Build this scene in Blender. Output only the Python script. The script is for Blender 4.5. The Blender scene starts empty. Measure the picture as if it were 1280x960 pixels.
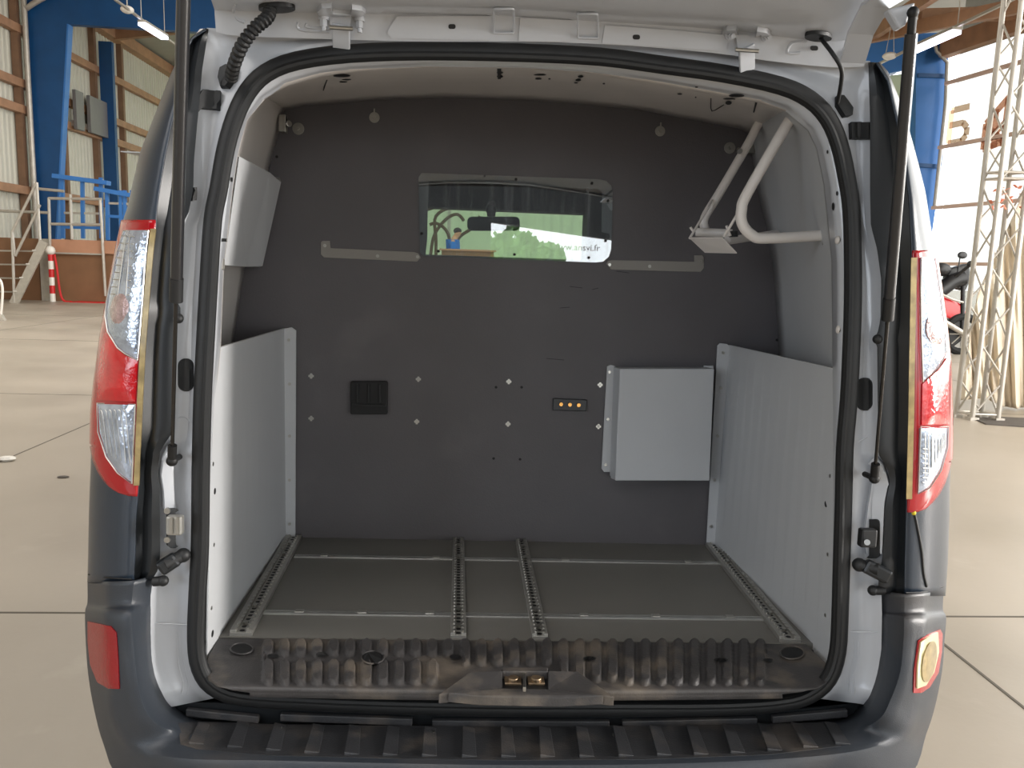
import bpy, math, random
import numpy as np
from mathutils import Matrix, Vector
from mathutils.bvhtree import BVHTree
from mathutils.geometry import delaunay_2d_cdt
random.seed(7)
S = bpy.context.scene
COL = S.collection

# ------------------------------------------------------------------ camera, world, lights, exposure
F = 1000.0
def basis(yaw, pitch, roll):
    yaw, pitch, roll = map(math.radians, (yaw, pitch, roll))
    f = Vector((math.sin(yaw)*math.cos(pitch), math.cos(yaw)*math.cos(pitch), -math.sin(pitch)))
    r = Vector((math.cos(yaw), -math.sin(yaw), 0)); u = r.cross(f)
    c, s = math.cos(roll), math.sin(roll)
    return c*r+s*u, -s*r+c*u, f
def cam_matrix(yaw, pitch, roll, loc):
    r, u, f = basis(yaw, pitch, roll)
    return Matrix(((r.x, u.x, -f.x, loc[0]), (r.y, u.y, -f.y, loc[1]), (r.z, u.z, -f.z, loc[2]), (0, 0, 0, 1)))
VAN_CAM = cam_matrix(3.333, 5.814, 2.0475, (-0.1405, -1.5505, 1.3673))   # camera as seen from the van
HALL_CAM = cam_matrix(3.6, 8.5, 1.8, (-0.14, -1.55, 1.42))               # camera as seen from the hall
V2W = HALL_CAM @ VAN_CAM.inverted()                                     # the van stands slightly nose down
cd = bpy.data.cameras.new('camera'); cam = bpy.data.objects.new('camera', cd); COL.objects.link(cam)
cam.matrix_world = HALL_CAM
cd.sensor_fit = 'HORIZONTAL'; cd.sensor_width = 36; cd.lens = F/1280*36; cd.clip_start = .02; cd.clip_end = 400
S.camera = cam
S.view_settings.view_transform = 'Standard'; S.view_settings.look = 'None'
S.view_settings.gamma = 1; S.view_settings.use_curve_mapping = False
S.view_settings.exposure = 0.0
w = bpy.data.worlds.new('world'); S.world = w; w.use_nodes = True
bg = w.node_tree.nodes['Background']; bg.inputs[0].default_value = (.93, .97, 1, 1); bg.inputs[1].default_value = 4.0
def area(name, loc, target, sx, sy, power, color=(1, 1, 1)):
    l = bpy.data.lights.new(name, 'AREA'); l.shape = 'RECTANGLE'; l.size = sx; l.size_y = sy; l.energy = power; l.color = color
    o = bpy.data.objects.new(name, l); COL.objects.link(o); o.location = loc
    o.rotation_euler = (Vector(target)-Vector(loc)).to_track_quat('-Z', 'Y').to_euler()
    return o
area('daylight_back_door', (7.0, -9.5, 3.0), (0, 0, 1.1), 5, 4.5, 130, (1, .98, .95))
area('daylight_left_rear', (-7.5, -8.5, 3.0), (0, 0, 1.2), 5, 4, 280, (.82, .9, 1))
area('low_daylight_right', (9.0, -1.5, 2.4), (0, 0, 1.1), .7, 3, 1100, (1, .95, .9))
area('daylight_right_wall', (10.5, 6, 3.5), (0, 7, 1), 14, 6, 1000, (1, .97, .92))
area('added_roof_fill_rear', (-3, -6, 8.2), (-2, -5, 0), 10, 7, 620, (1, .97, .94))  # added fill under the closed roof to brighten the hall, no skylight there
area('added_roof_fill_front', (-3, 13, 8.2), (-4, 14, 0), 12, 12, 1500, (1, .96, .9))  # second added fill below the roof, for a brighter floor

# ------------------------------------------------------------------ projection helpers (pixel of the 1280x960 frame + a real depth)
def ray(Mx, px, py):
    o = Mx.translation; d = (Mx.to_3x3() @ Vector(((px-640)/F, -(py-480)/F, -1)))
    return o, d
def P(px, py, Y):
    o, d = ray(VAN_CAM, px, py); return o + d*((Y-o.y)/d.y)
def PZ(px, py, Z):
    o, d = ray(VAN_CAM, px, py); return o + d*((Z-o.z)/d.z)
def PX(px, py, X):
    o, d = ray(VAN_CAM, px, py); return o + d*((X-o.x)/d.x)
def W(px, py, Y):
    o, d = ray(HALL_CAM, px, py); return o + d*((Y-o.y)/d.y)
def WG(px, py, Z=0):
    o, d = ray(HALL_CAM, px, py); return o + d*((Z-o.z)/d.z)
PANE_Y = 0.958
def MIR(px, py, Yw):
    p = P(px, py, PANE_Y); _, d = ray(VAN_CAM, px, py); d = Vector((d.x, -d.y, d.z))
    p = V2W @ p; d = V2W.to_3x3() @ d
    return p + d*((Yw-p.y)/d.y)

# ------------------------------------------------------------------ materials
def lin(c):
    c = c/255
    return c/12.92 if c <= .04045 else ((c+.055)/1.055)**2.4
def mat(name, rgb, rough=.5, metal=0, var=.0, scale=8, bump=0, bscale=60, coat=0, spec=.5, trans=0, alpha=1, emit=0, rvar=0, detail=3):
    m = bpy.data.materials.new(name); m.use_nodes = True; nt = m.node_tree; b = nt.nodes['Principled BSDF']
    col = tuple(lin(c) for c in rgb)+(1,)
    b.inputs['Base Color'].default_value = col; b.inputs['Roughness'].default_value = rough; b.inputs['Metallic'].default_value = metal
    b.inputs['Coat Weight'].default_value = coat; b.inputs['Coat Roughness'].default_value = .08
    b.inputs['Specular IOR Level'].default_value = spec; b.inputs['Transmission Weight'].default_value = trans; b.inputs['Alpha'].default_value = alpha
    if emit: b.inputs['Emission Color'].default_value = col; b.inputs['Emission Strength'].default_value = emit
    tc = nt.nodes.new('ShaderNodeTexCoord')
    n = nt.nodes.new('ShaderNodeTexNoise'); n.inputs['Scale'].default_value = scale; n.inputs['Detail'].default_value = detail
    nt.links.new(tc.outputs['Object'], n.inputs['Vector'])
    if var:
        r = nt.nodes.new('ShaderNodeMapRange'); r.inputs[3].default_value = 1-var; r.inputs[4].default_value = 1+var; r.inputs[1].default_value = .3; r.inputs[2].default_value = .7
        nt.links.new(n.outputs[0], r.inputs[0])
        mx = nt.nodes.new('ShaderNodeVectorMath'); mx.operation = 'SCALE'; mx.inputs[0].default_value = col[:3]
        nt.links.new(r.outputs[0], mx.inputs['Scale']); nt.links.new(mx.outputs[0], b.inputs['Base Color'])
    if rvar:
        r = nt.nodes.new('ShaderNodeMapRange'); r.inputs[3].default_value = max(0, rough-rvar); r.inputs[4].default_value = min(1, rough+rvar); r.inputs[1].default_value = .3; r.inputs[2].default_value = .7
        nt.links.new(n.outputs[0], r.inputs[0]); nt.links.new(r.outputs[0], b.inputs['Roughness'])
    if bump:
        n2 = nt.nodes.new('ShaderNodeTexNoise'); n2.inputs['Scale'].default_value = bscale; n2.inputs['Detail'].default_value = 2
        nt.links.new(tc.outputs['Object'], n2.inputs['Vector'])
        bp = nt.nodes.new('ShaderNodeBump'); bp.inputs['Strength'].default_value = bump; bp.inputs['Distance'].default_value = .004
        nt.links.new(n2.outputs[0], bp.inputs['Height']); nt.links.new(bp.outputs[0], b.inputs['Normal'])
    return m
def dirt(m, rgb, scale, lo, hi, amount):
    """wear / dust of its own shape over an existing material"""
    nt = m.node_tree; b = nt.nodes['Principled BSDF']; tc = nt.nodes.new('ShaderNodeTexCoord')
    n = nt.nodes.new('ShaderNodeTexNoise'); n.inputs['Scale'].default_value = scale; n.inputs['Detail'].default_value = 6
    nt.links.new(tc.outputs['Object'], n.inputs['Vector'])
    r = nt.nodes.new('ShaderNodeMapRange'); r.inputs[1].default_value = lo; r.inputs[2].default_value = hi; r.inputs[4].default_value = amount
    nt.links.new(n.outputs[0], r.inputs[0])
    mx = nt.nodes.new('ShaderNodeMix'); mx.data_type = 'RGBA'
    src = b.inputs['Base Color']
    if src.is_linked: nt.links.new(src.links[0].from_socket, mx.inputs[6])
    else: mx.inputs[6].default_value = src.default_value
    mx.inputs[7].default_value = tuple(lin(c) for c in rgb)+(1,)
    nt.links.new(r.outputs[0], mx.inputs[0]); nt.links.new(mx.outputs[2], b.inputs['Base Color'])
M = {}
M['white'] = mat('white_paint', (182, 185, 190), .28, coat=.5, var=.02, scale=5)
M['inner_white'] = mat('inner_white_paint', (222, 216, 210), .4, var=.03, scale=4)
M['liner'] = mat('grey_powder_coat', (192, 194, 196), .5, var=.02, scale=5, bump=.08, bscale=400)
M['navy'] = mat('dark_blue_grey_paint', (40, 49, 60), .3, var=.05, scale=3, bump=.05, bscale=300, spec=.6)
M['trim'] = mat('black_trim_plastic', (26, 29, 32), .35, var=.08, scale=5)
M['bumper'] = mat('grained_bumper_plastic', (46, 51, 58), .4, var=.08, scale=4, bump=.15, bscale=500)
dirt(M['bumper'], (92, 84, 76), 3.5, .52, .75, .5)
M['tread'] = mat('worn_tread_plastic', (46, 47, 50), .5, var=.2, scale=9, bump=.2, bscale=300)
dirt(M['tread'], (100, 92, 84), 10, .5, .75, .55)
M['sill'] = mat('scuffed_sill_plastic', (62, 60, 60), .5, var=.22, scale=12, bump=.2, bscale=250)
dirt(M['sill'], (150, 136, 118), 11, .48, .72, .42)
M['rubber'] = mat('black_rubber', (24, 25, 26), .55, var=.1, scale=20)
M['black'] = mat('matt_black', (10, 10, 11), .6)
M['bulk'] = mat('dark_grey_board', (94, 91, 93), .5, var=.05, scale=6, bump=.12, bscale=220, spec=.4)
dirt(M['bulk'], (128, 124, 122), 3, .6, .9, .35)
M['floor_board'] = mat('dark_green_grey_floor_board', (112, 110, 105), .5, var=.04, scale=9, bump=.25, bscale=500)
M['alu'] = mat('aluminium', (205, 204, 200), .32, .85, var=.06, scale=30)
M['alu_dull'] = mat('dull_aluminium', (172, 170, 164), .45, .7, var=.08, scale=30)
M['steel'] = mat('zinc_steel', (180, 178, 172), .3, 1)
M['bracket'] = mat('grey_bracket_paint', (142, 138, 132), .5, var=.03)
M['frame_grey'] = mat('smoky_frame', (120, 117, 116), .3, var=.06, scale=14)
M['brass'] = mat('brass', (214, 160, 90), .25, 1)
M['red'] = mat('red_lens', (190, 10, 24), .08, coat=1, var=.15, scale=30, bump=.3, bscale=120)
M['red_rim'] = mat('deep_red_lens', (160, 10, 22), .12, coat=.4)
M['clear'] = mat('silver_reflector_under_clear_lens', (172, 182, 198), .14, .6, var=.25, scale=40, bump=.5, bscale=90, coat=1)
M['amber'] = mat('clear_bulb_dome', (176, 150, 148), .1, .3, var=.3, scale=60, bump=.6, bscale=160, coat=1)
M['gold'] = mat('yellowed_lens_edge', (158, 138, 92), .3, .3, var=.3, scale=50, coat=.6)
M['refl'] = mat('red_reflector', (140, 8, 20), .25, coat=.25, bump=.3, bscale=300)
M['shell_cream'] = mat('bleached_lens', (212, 204, 160), .2, coat=.6)
M['dark_cab'] = mat('dark_cab_lining', (38, 42, 46), .7, var=.1)
M['headliner'] = mat('slate_headliner', (58, 64, 68), .8, var=.1, scale=4)
M['mirror_back'] = mat('mirror_housing', (28, 36, 42), .4)
M['strut'] = mat('strut_black', (34, 34, 36), .3, coat=.3)
M['rod'] = mat('strut_rod', (58, 56, 54), .22, .7)
M['tyre'] = mat('tyre_rubber', (20, 20, 20), .8)
M['wheel'] = mat('wheel_steel', (120, 120, 122), .4, .6)
# hall
M['concrete'] = mat('polished_concrete', (170, 160, 146), .42, var=.06, scale=.9, detail=8, rvar=.1, bump=.12, bscale=30)
dirt(M['concrete'], (138, 130, 116), .6, .45, .75, .6)
dirt(M['concrete'], (196, 188, 174), 3, .62, .8, .35)
M['joint'] = mat('floor_joint', (92, 86, 76), .8)
M['cream'] = mat('cream_steel_sheet', (206, 204, 190), .55, var=.04, scale=.7)
M['timber'] = mat('orange_timber', (170, 130, 100), .6, var=.15, scale=3)
M['timber_dark'] = mat('brown_timber', (128, 98, 76), .6, var=.12, scale=3)
M['blue'] = mat('deep_blue_paint', (22, 76, 128), .4, var=.08, scale=2)
M['blue_l'] = mat('bright_and_lit_blue_paint', (56, 118, 190), .4, var=.05, scale=2)  # bright railings, and steel coloured as if lit
M['roof'] = mat('grey_roof_sheet', (168, 166, 160), .5, var=.08, scale=1)
M['rust'] = mat('brown_clad_board', (130, 94, 66), .6, var=.12, scale=1.6, detail=6)
M['rust_l'] = mat('orange_steel_plate', (184, 136, 108), .6, var=.1, scale=2)
M['galv'] = mat('galvanised_tube', (188, 182, 172), .4, .4, var=.08, scale=8)
M['panel_grey'] = mat('grey_panel', (124, 122, 122), .45, var=.04)
M['barred'] = mat('barrier_red', (200, 30, 34), .4)
M['barwhite'] = mat('barrier_white', (232, 228, 220), .45)
M['cloth'] = mat('beige_drape', (214, 202, 182), .85, var=.08, scale=2, bump=.2, bscale=40)
M['bike_red'] = mat('red_motorcycle_paint', (196, 20, 32), .2, coat=1)
M['bike_black'] = mat('black_motorcycle_parts', (28, 28, 30), .4)
M['matblack'] = mat('dark_mat', (84, 78, 72), .8, var=.15)
M['letter'] = mat('orange_letter', (250, 205, 170), .6)
M['letter_red'] = mat('red_letter', (240, 150, 120), .6)
M['shirt'] = mat('blue_shirt', (28, 110, 200), .8)
M['skin'] = mat('skin', (200, 150, 120), .6)
M['hair'] = mat('dark_hair', (36, 28, 24), .8)
M['jeans'] = mat('dark_trousers', (40, 46, 60), .8)
M['dark_wall'] = mat('dark_cladding', (62, 68, 74), .6, var=.05)
M['leaf'] = mat('tree_leaves', (104, 142, 76), .7, var=.6, scale=2)
M['bark'] = mat('tree_bark', (96, 78, 60), .9, var=.2)

def lamp_mat(name, rgb, st):
    m = bpy.data.materials.new(name); m.use_nodes = True; nt = m.node_tree; nt.nodes.clear()
    e = nt.nodes.new('ShaderNodeEmission'); e.inputs[0].default_value = tuple(lin(c) for c in rgb)+(1,); e.inputs[1].default_value = st
    o = nt.nodes.new('ShaderNodeOutputMaterial'); nt.links.new(e.outputs[0], o.inputs[0]); return m
M['tube'] = lamp_mat('lit_tube', (240, 236, 255), 6)
def glass_mat(name, tint, fac, rough=.0, scratches=False):
    m = bpy.data.materials.new(name); m.use_nodes = True; nt = m.node_tree; nt.nodes.clear()
    t = nt.nodes.new('ShaderNodeBsdfTransparent'); t.inputs[0].default_value = tuple(tint)+(1,)
    g = nt.nodes.new('ShaderNodeBsdfGlossy'); g.inputs['Roughness'].default_value = rough
    mx = nt.nodes.new('ShaderNodeMixShader'); mx.inputs[0].default_value = fac
    o = nt.nodes.new('ShaderNodeOutputMaterial')
    nt.links.new(t.outputs[0], mx.inputs[1]); nt.links.new(g.outputs[0], mx.inputs[2])
    last = mx
    if scratches:
        d = nt.nodes.new('ShaderNodeBsdfDiffuse'); d.inputs[0].default_value = (.75, .8, .85, 1)
        tc = nt.nodes.new('ShaderNodeTexCoord'); mp = nt.nodes.new('ShaderNodeMapping'); mp.inputs['Rotation'].default_value = (0, math.radians(-35), 0); mp.inputs['Scale'].default_value = (50, 1, 3)
        n = nt.nodes.new('ShaderNodeTexNoise'); n.inputs['Scale'].default_value = 1.2; n.inputs['Detail'].default_value = 4
        r = nt.nodes.new('ShaderNodeMapRange'); r.inputs[1].default_value = .5; r.inputs[2].default_value = .8; r.inputs[3].default_value = .02; r.inputs[4].default_value = .13
        m2 = nt.nodes.new('ShaderNodeMixShader')
        nt.links.new(tc.outputs['Object'], mp.inputs[0]); nt.links.new(mp.outputs[0], n.inputs['Vector']); nt.links.new(n.outputs[0], r.inputs[0])
        nt.links.new(r.outputs[0], m2.inputs[0]); nt.links.new(mx.outputs[0], m2.inputs[1]); nt.links.new(d.outputs[0], m2.inputs[2]); last = m2
    nt.links.new(last.outputs[0], o.inputs[0]); return m
m = bpy.data.materials.new('pale_tent_fabric'); m.use_nodes = True; nt = m.node_tree; nt.nodes.clear()
_d = nt.nodes.new('ShaderNodeBsdfDiffuse'); _d.inputs[0].default_value = (.7, .74, .62, 1); _t = nt.nodes.new('ShaderNodeBsdfTranslucent'); _t.inputs[0].default_value = (.7, .74, .6, 1)
_m = nt.nodes.new('ShaderNodeMixShader'); _m.inputs[0].default_value = .6; _o = nt.nodes.new('ShaderNodeOutputMaterial')
nt.links.new(_d.outputs[0], _m.inputs[1]); nt.links.new(_t.outputs[0], _m.inputs[2]); nt.links.new(_m.outputs[0], _o.inputs[0]); M['tent'] = m
M['pane'] = glass_mat('clear_acrylic', (.86, .9, .92), .2, .0, True)
M['windscreen'] = glass_mat('green_tinted_glass', (.80, .95, .78), .05)
M['film_orange'] = glass_mat('orange_letter_film', (.62, .52, .43), .02, .3)
M['film_red'] = glass_mat('red_letter_film', (.6, .42, .33), .02, .3)
M['rail_glare'] = mat('timber_rail_with_glare', (236, 205, 190), .6)  # timber rails, glare of the bright wall painted into the colour
M['sheet'] = glass_mat('thin_translucent_sheet', (.62, .62, .6), .03, .3)

# ------------------------------------------------------------------ mesh builder
def resample(pts, n):
    pts = [Vector(p) for p in pts]; L = [0]
    for a, b in zip(pts, pts[1:]): L.append(L[-1]+(b-a).length)
    out = []; k = 0
    for i in range(n):
        t = L[-1]*i/(n-1)
        while k < len(L)-2 and L[k+1] < t: k += 1
        s = (t-L[k])/max(1e-9, L[k+1]-L[k]); out.append(pts[k].lerp(pts[k+1], s))
    return out
def spline(pts, sub=4, closed=False):
    pts = [Vector(p) for p in pts]; n = len(pts); out = []
    rng = range(n) if closed else range(n-1)
    for i in rng:
        if closed: p0, p1, p2, p3 = pts[i-1], pts[i], pts[(i+1) % n], pts[(i+2) % n]
        else: p0, p1, p2, p3 = pts[max(0, i-1)], pts[i], pts[i+1], pts[min(n-1, i+2)]
        for k in range(sub):
            t = k/sub
            out.append(.5*((2*p1)+(p2-p0)*t+(2*p0-5*p1+4*p2-p3)*t*t+(3*p1-p0-3*p2+p3)*t**3))
    if not closed: out.append(pts[-1])
    return out
class MB:
    def __init__(s): s.v = []; s.f = []
    def add(s, vs, fs):
        o = len(s.v); s.v += [tuple(v) for v in vs]; s.f += [tuple(i+o for i in f) for f in fs]; return s
    def box(s, c, size, rot=None):
        c = Vector(c); h = [x/2 for x in size]; vs = []
        for x in (-1, 1):
            for y in (-1, 1):
                for z in (-1, 1):
                    v = Vector((x*h[0], y*h[1], z*h[2]))
                    if rot: v = rot @ v
                    vs.append(c+v)
        return s.add(vs, [(0, 1, 3, 2), (4, 6, 7, 5), (0, 4, 5, 1), (2, 3, 7, 6), (0, 2, 6, 4), (1, 5, 7, 3)])
    def bbox(s, a, b):
        return s.box([(x+y)/2 for x, y in zip(a, b)], [abs(x-y) for x, y in zip(a, b)])
    def bar(s, a, b, w, h, up=(0, 0, 1)):
        a, b = Vector(a), Vector(b); d = (b-a); L = d.length; d.normalize(); up = Vector(up)
        x = d.cross(up)
        if x.length < 1e-4: x = Vector((1, 0, 0))
        x.normalize(); z = x.cross(d)
        R = Matrix((x, d, z)).transposed()
        return s.box((a+b)/2, (w, L, h), R)
    def tube(s, path, r, seg=10, closed=False, ell=None, caps=True):
        path = [Vector(p) for p in path]; n = len(path); rings = []; prev = None
        for i, p in enumerate(path):
            if closed: t = path[(i+1) % n]-path[i-1]
            else: t = path[min(n-1, i+1)]-path[max(0, i-1)]
            t.normalize()
            if prev is None:
                a = Vector((0, 1, 0)) if abs(t.y) < .9 else Vector((1, 0, 0))
                x = a-t*a.dot(t)
            else: x = prev-t*prev.dot(t)
            x.normalize(); prev = x; y = t.cross(x)
            rr = r[i] if isinstance(r, (list, tuple)) else r
            rings.append([p+x*math.cos(2*math.pi*k/seg)*rr*(ell[0] if ell else 1)+y*math.sin(2*math.pi*k/seg)*rr*(ell[1] if ell else 1) for k in range(seg)])
        vs = [v for g in rings for v in g]; fs = []
        m = n if closed else n-1
        for i in range(m):
            for k in range(seg):
                a = i*seg+k; b = i*seg+(k+1) % seg; c = ((i+1) % n)*seg+(k+1) % seg; d = ((i+1) % n)*seg+k
                fs.append((a, b, c, d))
        if not closed and caps: fs += [tuple(range(seg))[::-1], tuple((n-1)*seg+k for k in range(seg))]
        return s.add(vs, fs)
    def cyl(s, a, b, r, seg=16, r2=None):
        return s.tube([a, b], [r, r if r2 is None else r2], seg)
    def grid(s, rows, closed=False):
        n = len(rows[0]); vs = [p for r in rows for p in r]; fs = []
        m = len(rows)
        for i in range(m if closed else m-1):
            for k in range(n-1):
                a = i*n+k; fs.append((a, a+1, ((i+1) % m)*n+k+1, ((i+1) % m)*n+k))
        return s.add(vs, fs)
    def prism(s, pts, vec):
        pts = [Vector(p) for p in pts]; vec = Vector(vec); n = len(pts)
        vs = pts+[p+vec for p in pts]
        fs = [tuple(range(n)), tuple(range(2*n-1, n-1, -1))]+[(i, (i+1) % n, n+(i+1) % n, n+i) for i in range(n)]
        return s.add(vs, fs)
    def sphere(s, c, r, seg=12, sc=(1, 1, 1)):
        c = Vector(c); rows = []
        for i in range(seg//2+1):
            th = math.pi*i/(seg//2)
            rows.append([c+Vector((math.sin(th)*math.cos(2*math.pi*k/seg)*r*sc[0], math.sin(th)*math.sin(2*math.pi*k/seg)*r*sc[1], math.cos(th)*r*sc[2])) for k in range(seg+1)])
        return s.grid(rows)
    def build(s, name, m, parent=None, smooth=False, bevel=0, solid=0, soff=0, fix=True):
        me = bpy.data.meshes.new(name); me.from_pydata(s.v, [], s.f); me.update()
        import bmesh
        if fix:
            bm = bmesh.new(); bm.from_mesh(me)
            bmesh.ops.remove_doubles(bm, verts=bm.verts, dist=1e-6)
            bmesh.ops.recalc_face_normals(bm, faces=bm.faces); bm.to_mesh(me); bm.free()
        o = bpy.data.objects.new(name, me); COL.objects.link(o)
        me.materials.append(M[m] if isinstance(m, str) else m)
        if parent: o.parent = parent
        if smooth:
            for p in me.polygons: p.use_smooth = True
            try: me.set_sharp_from_angle(angle=math.radians(42))
            except Exception: pass
        if solid:
            k = o.modifiers.new('thickness', 'SOLIDIFY'); k.thickness = solid; k.offset = soff
        if bevel:
            k = o.modifiers.new('bevel', 'BEVEL'); k.width = bevel; k.segments = 2; k.limit_method = 'ANGLE'; k.angle_limit = math.radians(40)
        return o
def thing(name, label, cat, loc=(0, 0, 0), group=None, mtx=None):
    o = bpy.data.objects.new(name, None); COL.objects.link(o); o.empty_display_size = .1
    if mtx: o.matrix_world = mtx
    else: o.location = loc
    o['label'] = label; o['category'] = cat
    if group: o['group'] = group
    return o
def tag(o, label, cat, group=None):
    o['label'] = label; o['category'] = cat
    if group: o['group'] = group
    return o
def struct(o): o['kind'] = 'structure'; return o
def bvh_of(*obs):
    vs = []; fs = []
    for o in obs:
        n = len(vs); vs += [v.co.copy() for v in o.data.vertices]; fs += [tuple(i+n for i in p.vertices) for p in o.data.polygons]
    return BVHTree.FromPolygons(vs, fs)
def hit(bvh, px, py, Yg=0.0):
    o, d = ray(VAN_CAM, px, py); d = d.normalized()
    h = bvh.ray_cast(o, d)
    if h[0] is not None and abs(h[0].y-Yg) < .35:
        n = h[1]
        return h[0], (n if n.dot(d) < 0 else -n)
    p = P(px, py, Yg); h = bvh.find_nearest(p); n = h[1]
    return h[0], (n if n.dot(d) < 0 else -n)
def patch(poly, bvh, name, m, parent, off=.002, thick=.003, step=5, Yg=0, smooth=True, bulge=0):
    """a moulded slab whose outline is given in the frame and which follows the surface of bvh"""
    poly = [Vector(p) for p in poly]; B = []
    for i, a in enumerate(poly):
        b = poly[(i+1) % len(poly)]; k = max(1, int((b-a).length/step))
        B += [a.lerp(b, j/k) for j in range(k)]
    n = len(B); xs = [p.x for p in B]; ys = [p.y for p in B]
    def inside(x, y):
        c = False
        for i in range(n):
            a, b = B[i], B[i-1]
            if (a.y > y) != (b.y > y) and x < (b.x-a.x)*(y-a.y)/(b.y-a.y)+a.x: c = not c
        return c
    I = []
    y = min(ys)+step
    while y < max(ys):
        x = min(xs)+step
        while x < max(xs):
            if inside(x, y) and min((Vector((x, y))-q).length for q in B) > step*.6: I.append(Vector((x, y)))
            x += step
        y += step
    vs, _, fs, *_ = delaunay_2d_cdt(B+I, [(i, (i+1) % n) for i in range(n)], [], 1, 1e-4)
    up = []; dn = []
    for v in vs:
        p, nn = hit(bvh, v.x, v.y, Yg)
        e = 0
        if bulge:
            dmin = min((v-q).length for q in B); e = bulge*min(1, dmin/14)
        up.append(p+nn*(off+thick+e)); dn.append(p+nn*(off-.002))
    k = len(up); faces = [tuple(f) for f in fs]+[tuple(reversed([i+k for i in f])) for f in fs]
    # rim
    cnt = {}
    for f in fs:
        for i in range(len(f)):
            e = (f[i], f[(i+1) % len(f)]); cnt[tuple(sorted(e))] = cnt.get(tuple(sorted(e)), 0)+1
    for (a, b), c in cnt.items():
        if c == 1: faces.append((a, b, b+k, a+k))
    return MB().add(up+dn, faces).build(name, m, parent, smooth=smooth)
def flat(poly, Y, t, name, m, parent, bevel=.001, smooth=False):
    return MB().prism([P(x, y, Y) for x, y in poly], (0, t, 0)).build(name, m, parent, bevel=bevel, smooth=smooth)
def ellipse(cx, cy, rx, ry, n=20, rot=0):
    c, s = math.cos(rot), math.sin(rot)
    return [(cx+c*rx*math.cos(2*math.pi*k/n)-s*ry*math.sin(2*math.pi*k/n), cy+s*rx*math.cos(2*math.pi*k/n)+c*ry*math.sin(2*math.pi*k/n)) for k in range(n)]
def rrect(x0, y0, x1, y1, r, n=5):
    out = []
    for cx, cy, a in ((x1-r, y0+r, -90), (x1-r, y1-r, 0), (x0+r, y1-r, 90), (x0+r, y0+r, 180)):
        for k in range(n+1):
            t = math.radians(a+90*k/n); out.append((cx+r*math.cos(t), cy+r*math.sin(t)))
    return out
I_ = np.interp

# ================================================================== HALL SHELL
def big_floor():
    b = MB(); b.add([(-60, -60, 0), (60, -60, 0), (60, 90, 0), (-60, 90, 0)], [(0, 1, 2, 3)])
    return struct(b.build('floor', 'concrete'))
big_floor()
struct_n = [0]
def trim(b, m, **k):
    struct_n[0] += 1; return struct(b.build('trim_%d' % struct_n[0], m, None, **k))
XL = -13.5; EAVE = 9.6
# floor joints
JY = WG(50, 766).y
b = MB(); 
for k in range(-2, 8): b.bbox((-40, JY+k*5.0-.006, 0), (40, JY+k*5.0+.006, .0015))
jx = WG(1230, 845).x
for k in range(-3, 4): b.bbox((jx+k*5.0-.006, -14, 0), (jx+k*5.0+.006, 40, .0015))
trim(b, 'joint')
# left wall: ribbed cream sheet
def ribbed(name, a, c, z0, z1, m, pitch=.25, dep=.04, outn=(1, 0)):
    a, c = Vector(a), Vector(c); d = c-a; L = d.length; d.normalize(); n = Vector((outn[0], outn[1])); rows0 = []; rows1 = []
    k = 0; s = 0
    while s < L:
        for ds, q in ((0, 0), (.5, 0), (.62, 1), (.88, 1)):
            t = s+ds*pitch
            if t <= L: p = a+d*t+n*(dep*q); rows0.append(Vector((p.x, p.y, z0))); rows1.append(Vector((p.x, p.y, z1)))
        s += pitch
    return struct(MB().grid([rows0, rows1]).build(name, m, None, solid=.01))
ribbed('wall_left', (XL-.3, -14), (XL-.3, 42), 0, EAVE+.3, 'cream')
# wall members along the left wall
def wl(px, py): # point on left wall plane from the frame
    o, d = ray(HALL_CAM, px, py); return o+d*((XL-o.x)/d.x)
for px, py in ((0, 22), (0, 92), (0, 126), (0, 232)):
    z = wl(px, py).z; trim(MB().bbox((XL-.22, -12, z-.12), (XL-.02, 41, z+.12)), 'timber')
for px in (35, 87, 127, 160):
    y = wl(px, 200).y; trim(MB().bbox((XL-.26, y-.09, 0), (XL-.06, y+.09, EAVE)), 'timber_dark')
trim(MB().bbox((XL-.3, -12, EAVE-.25), (XL+.1, 41, EAVE+.15)), 'timber')
# wall end (far), pale fabric
struct(MB().bbox((-14, 42, 0), (16, 42.2, 11)).build('wall_front', 'tent'))
# blue portal frames
def portal(Yc, xi_top, xi_bot, zl, zr, xr_, nm):
    b = MB()
    b.prism([(XL+.0, Yc, 0), (xi_bot, Yc, 0), (xi_top, Yc, zl), (XL+.0, Yc, zl)], (0, .25, 0))
    b.prism([(XL+.0, Yc, zl), (xi_top, Yc, zl), (xr_, Yc, zr), (xr_, Yc, zr+1.1), (XL, Yc, zl+1.4)], (0, .25, 0))
    o = thing('portal_frame', nm, 'steel frame', (XL, Yc, 0)); 
    p = Vector(o.location); b.v = [tuple(Vector(v)-p) for v in b.v]
    b.build('frame_web', 'blue', o)
    f = MB().bar(Vector((xi_bot, Yc+.12, 0))-p, Vector((xi_top, Yc+.12, zl-.0))-p, .28, .05, (1, 0, 0)); f.build('inner_flange', 'blue_l', o)  # light on the inner flange put into its brighter blue
    return o
y1 = wl(40, 200).y; A = W(85, 30, y1); Bp = W(76, 195, y1); zR = W(1120, 92, y1)
slope = (A.x-Bp.x)/(A.z-Bp.z); xb = A.x-slope*A.z
fr1 = portal(y1, A.x, xb, A.z, zR.z, zR.x, 'big blue steel portal frame with tapered column by the stairs')
y2 = wl(129, 200).y; A = W(139, 52, y2); b = MB().bbox((0, 0, 0), (A.x-XL, .2, A.z)); 
o = b.build('steel_column', 'blue'); o.location = (XL, y2, 0); tag(o, 'narrower blue steel column farther down the left wall', 'column')
yp = wl(36, 200).y
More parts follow.
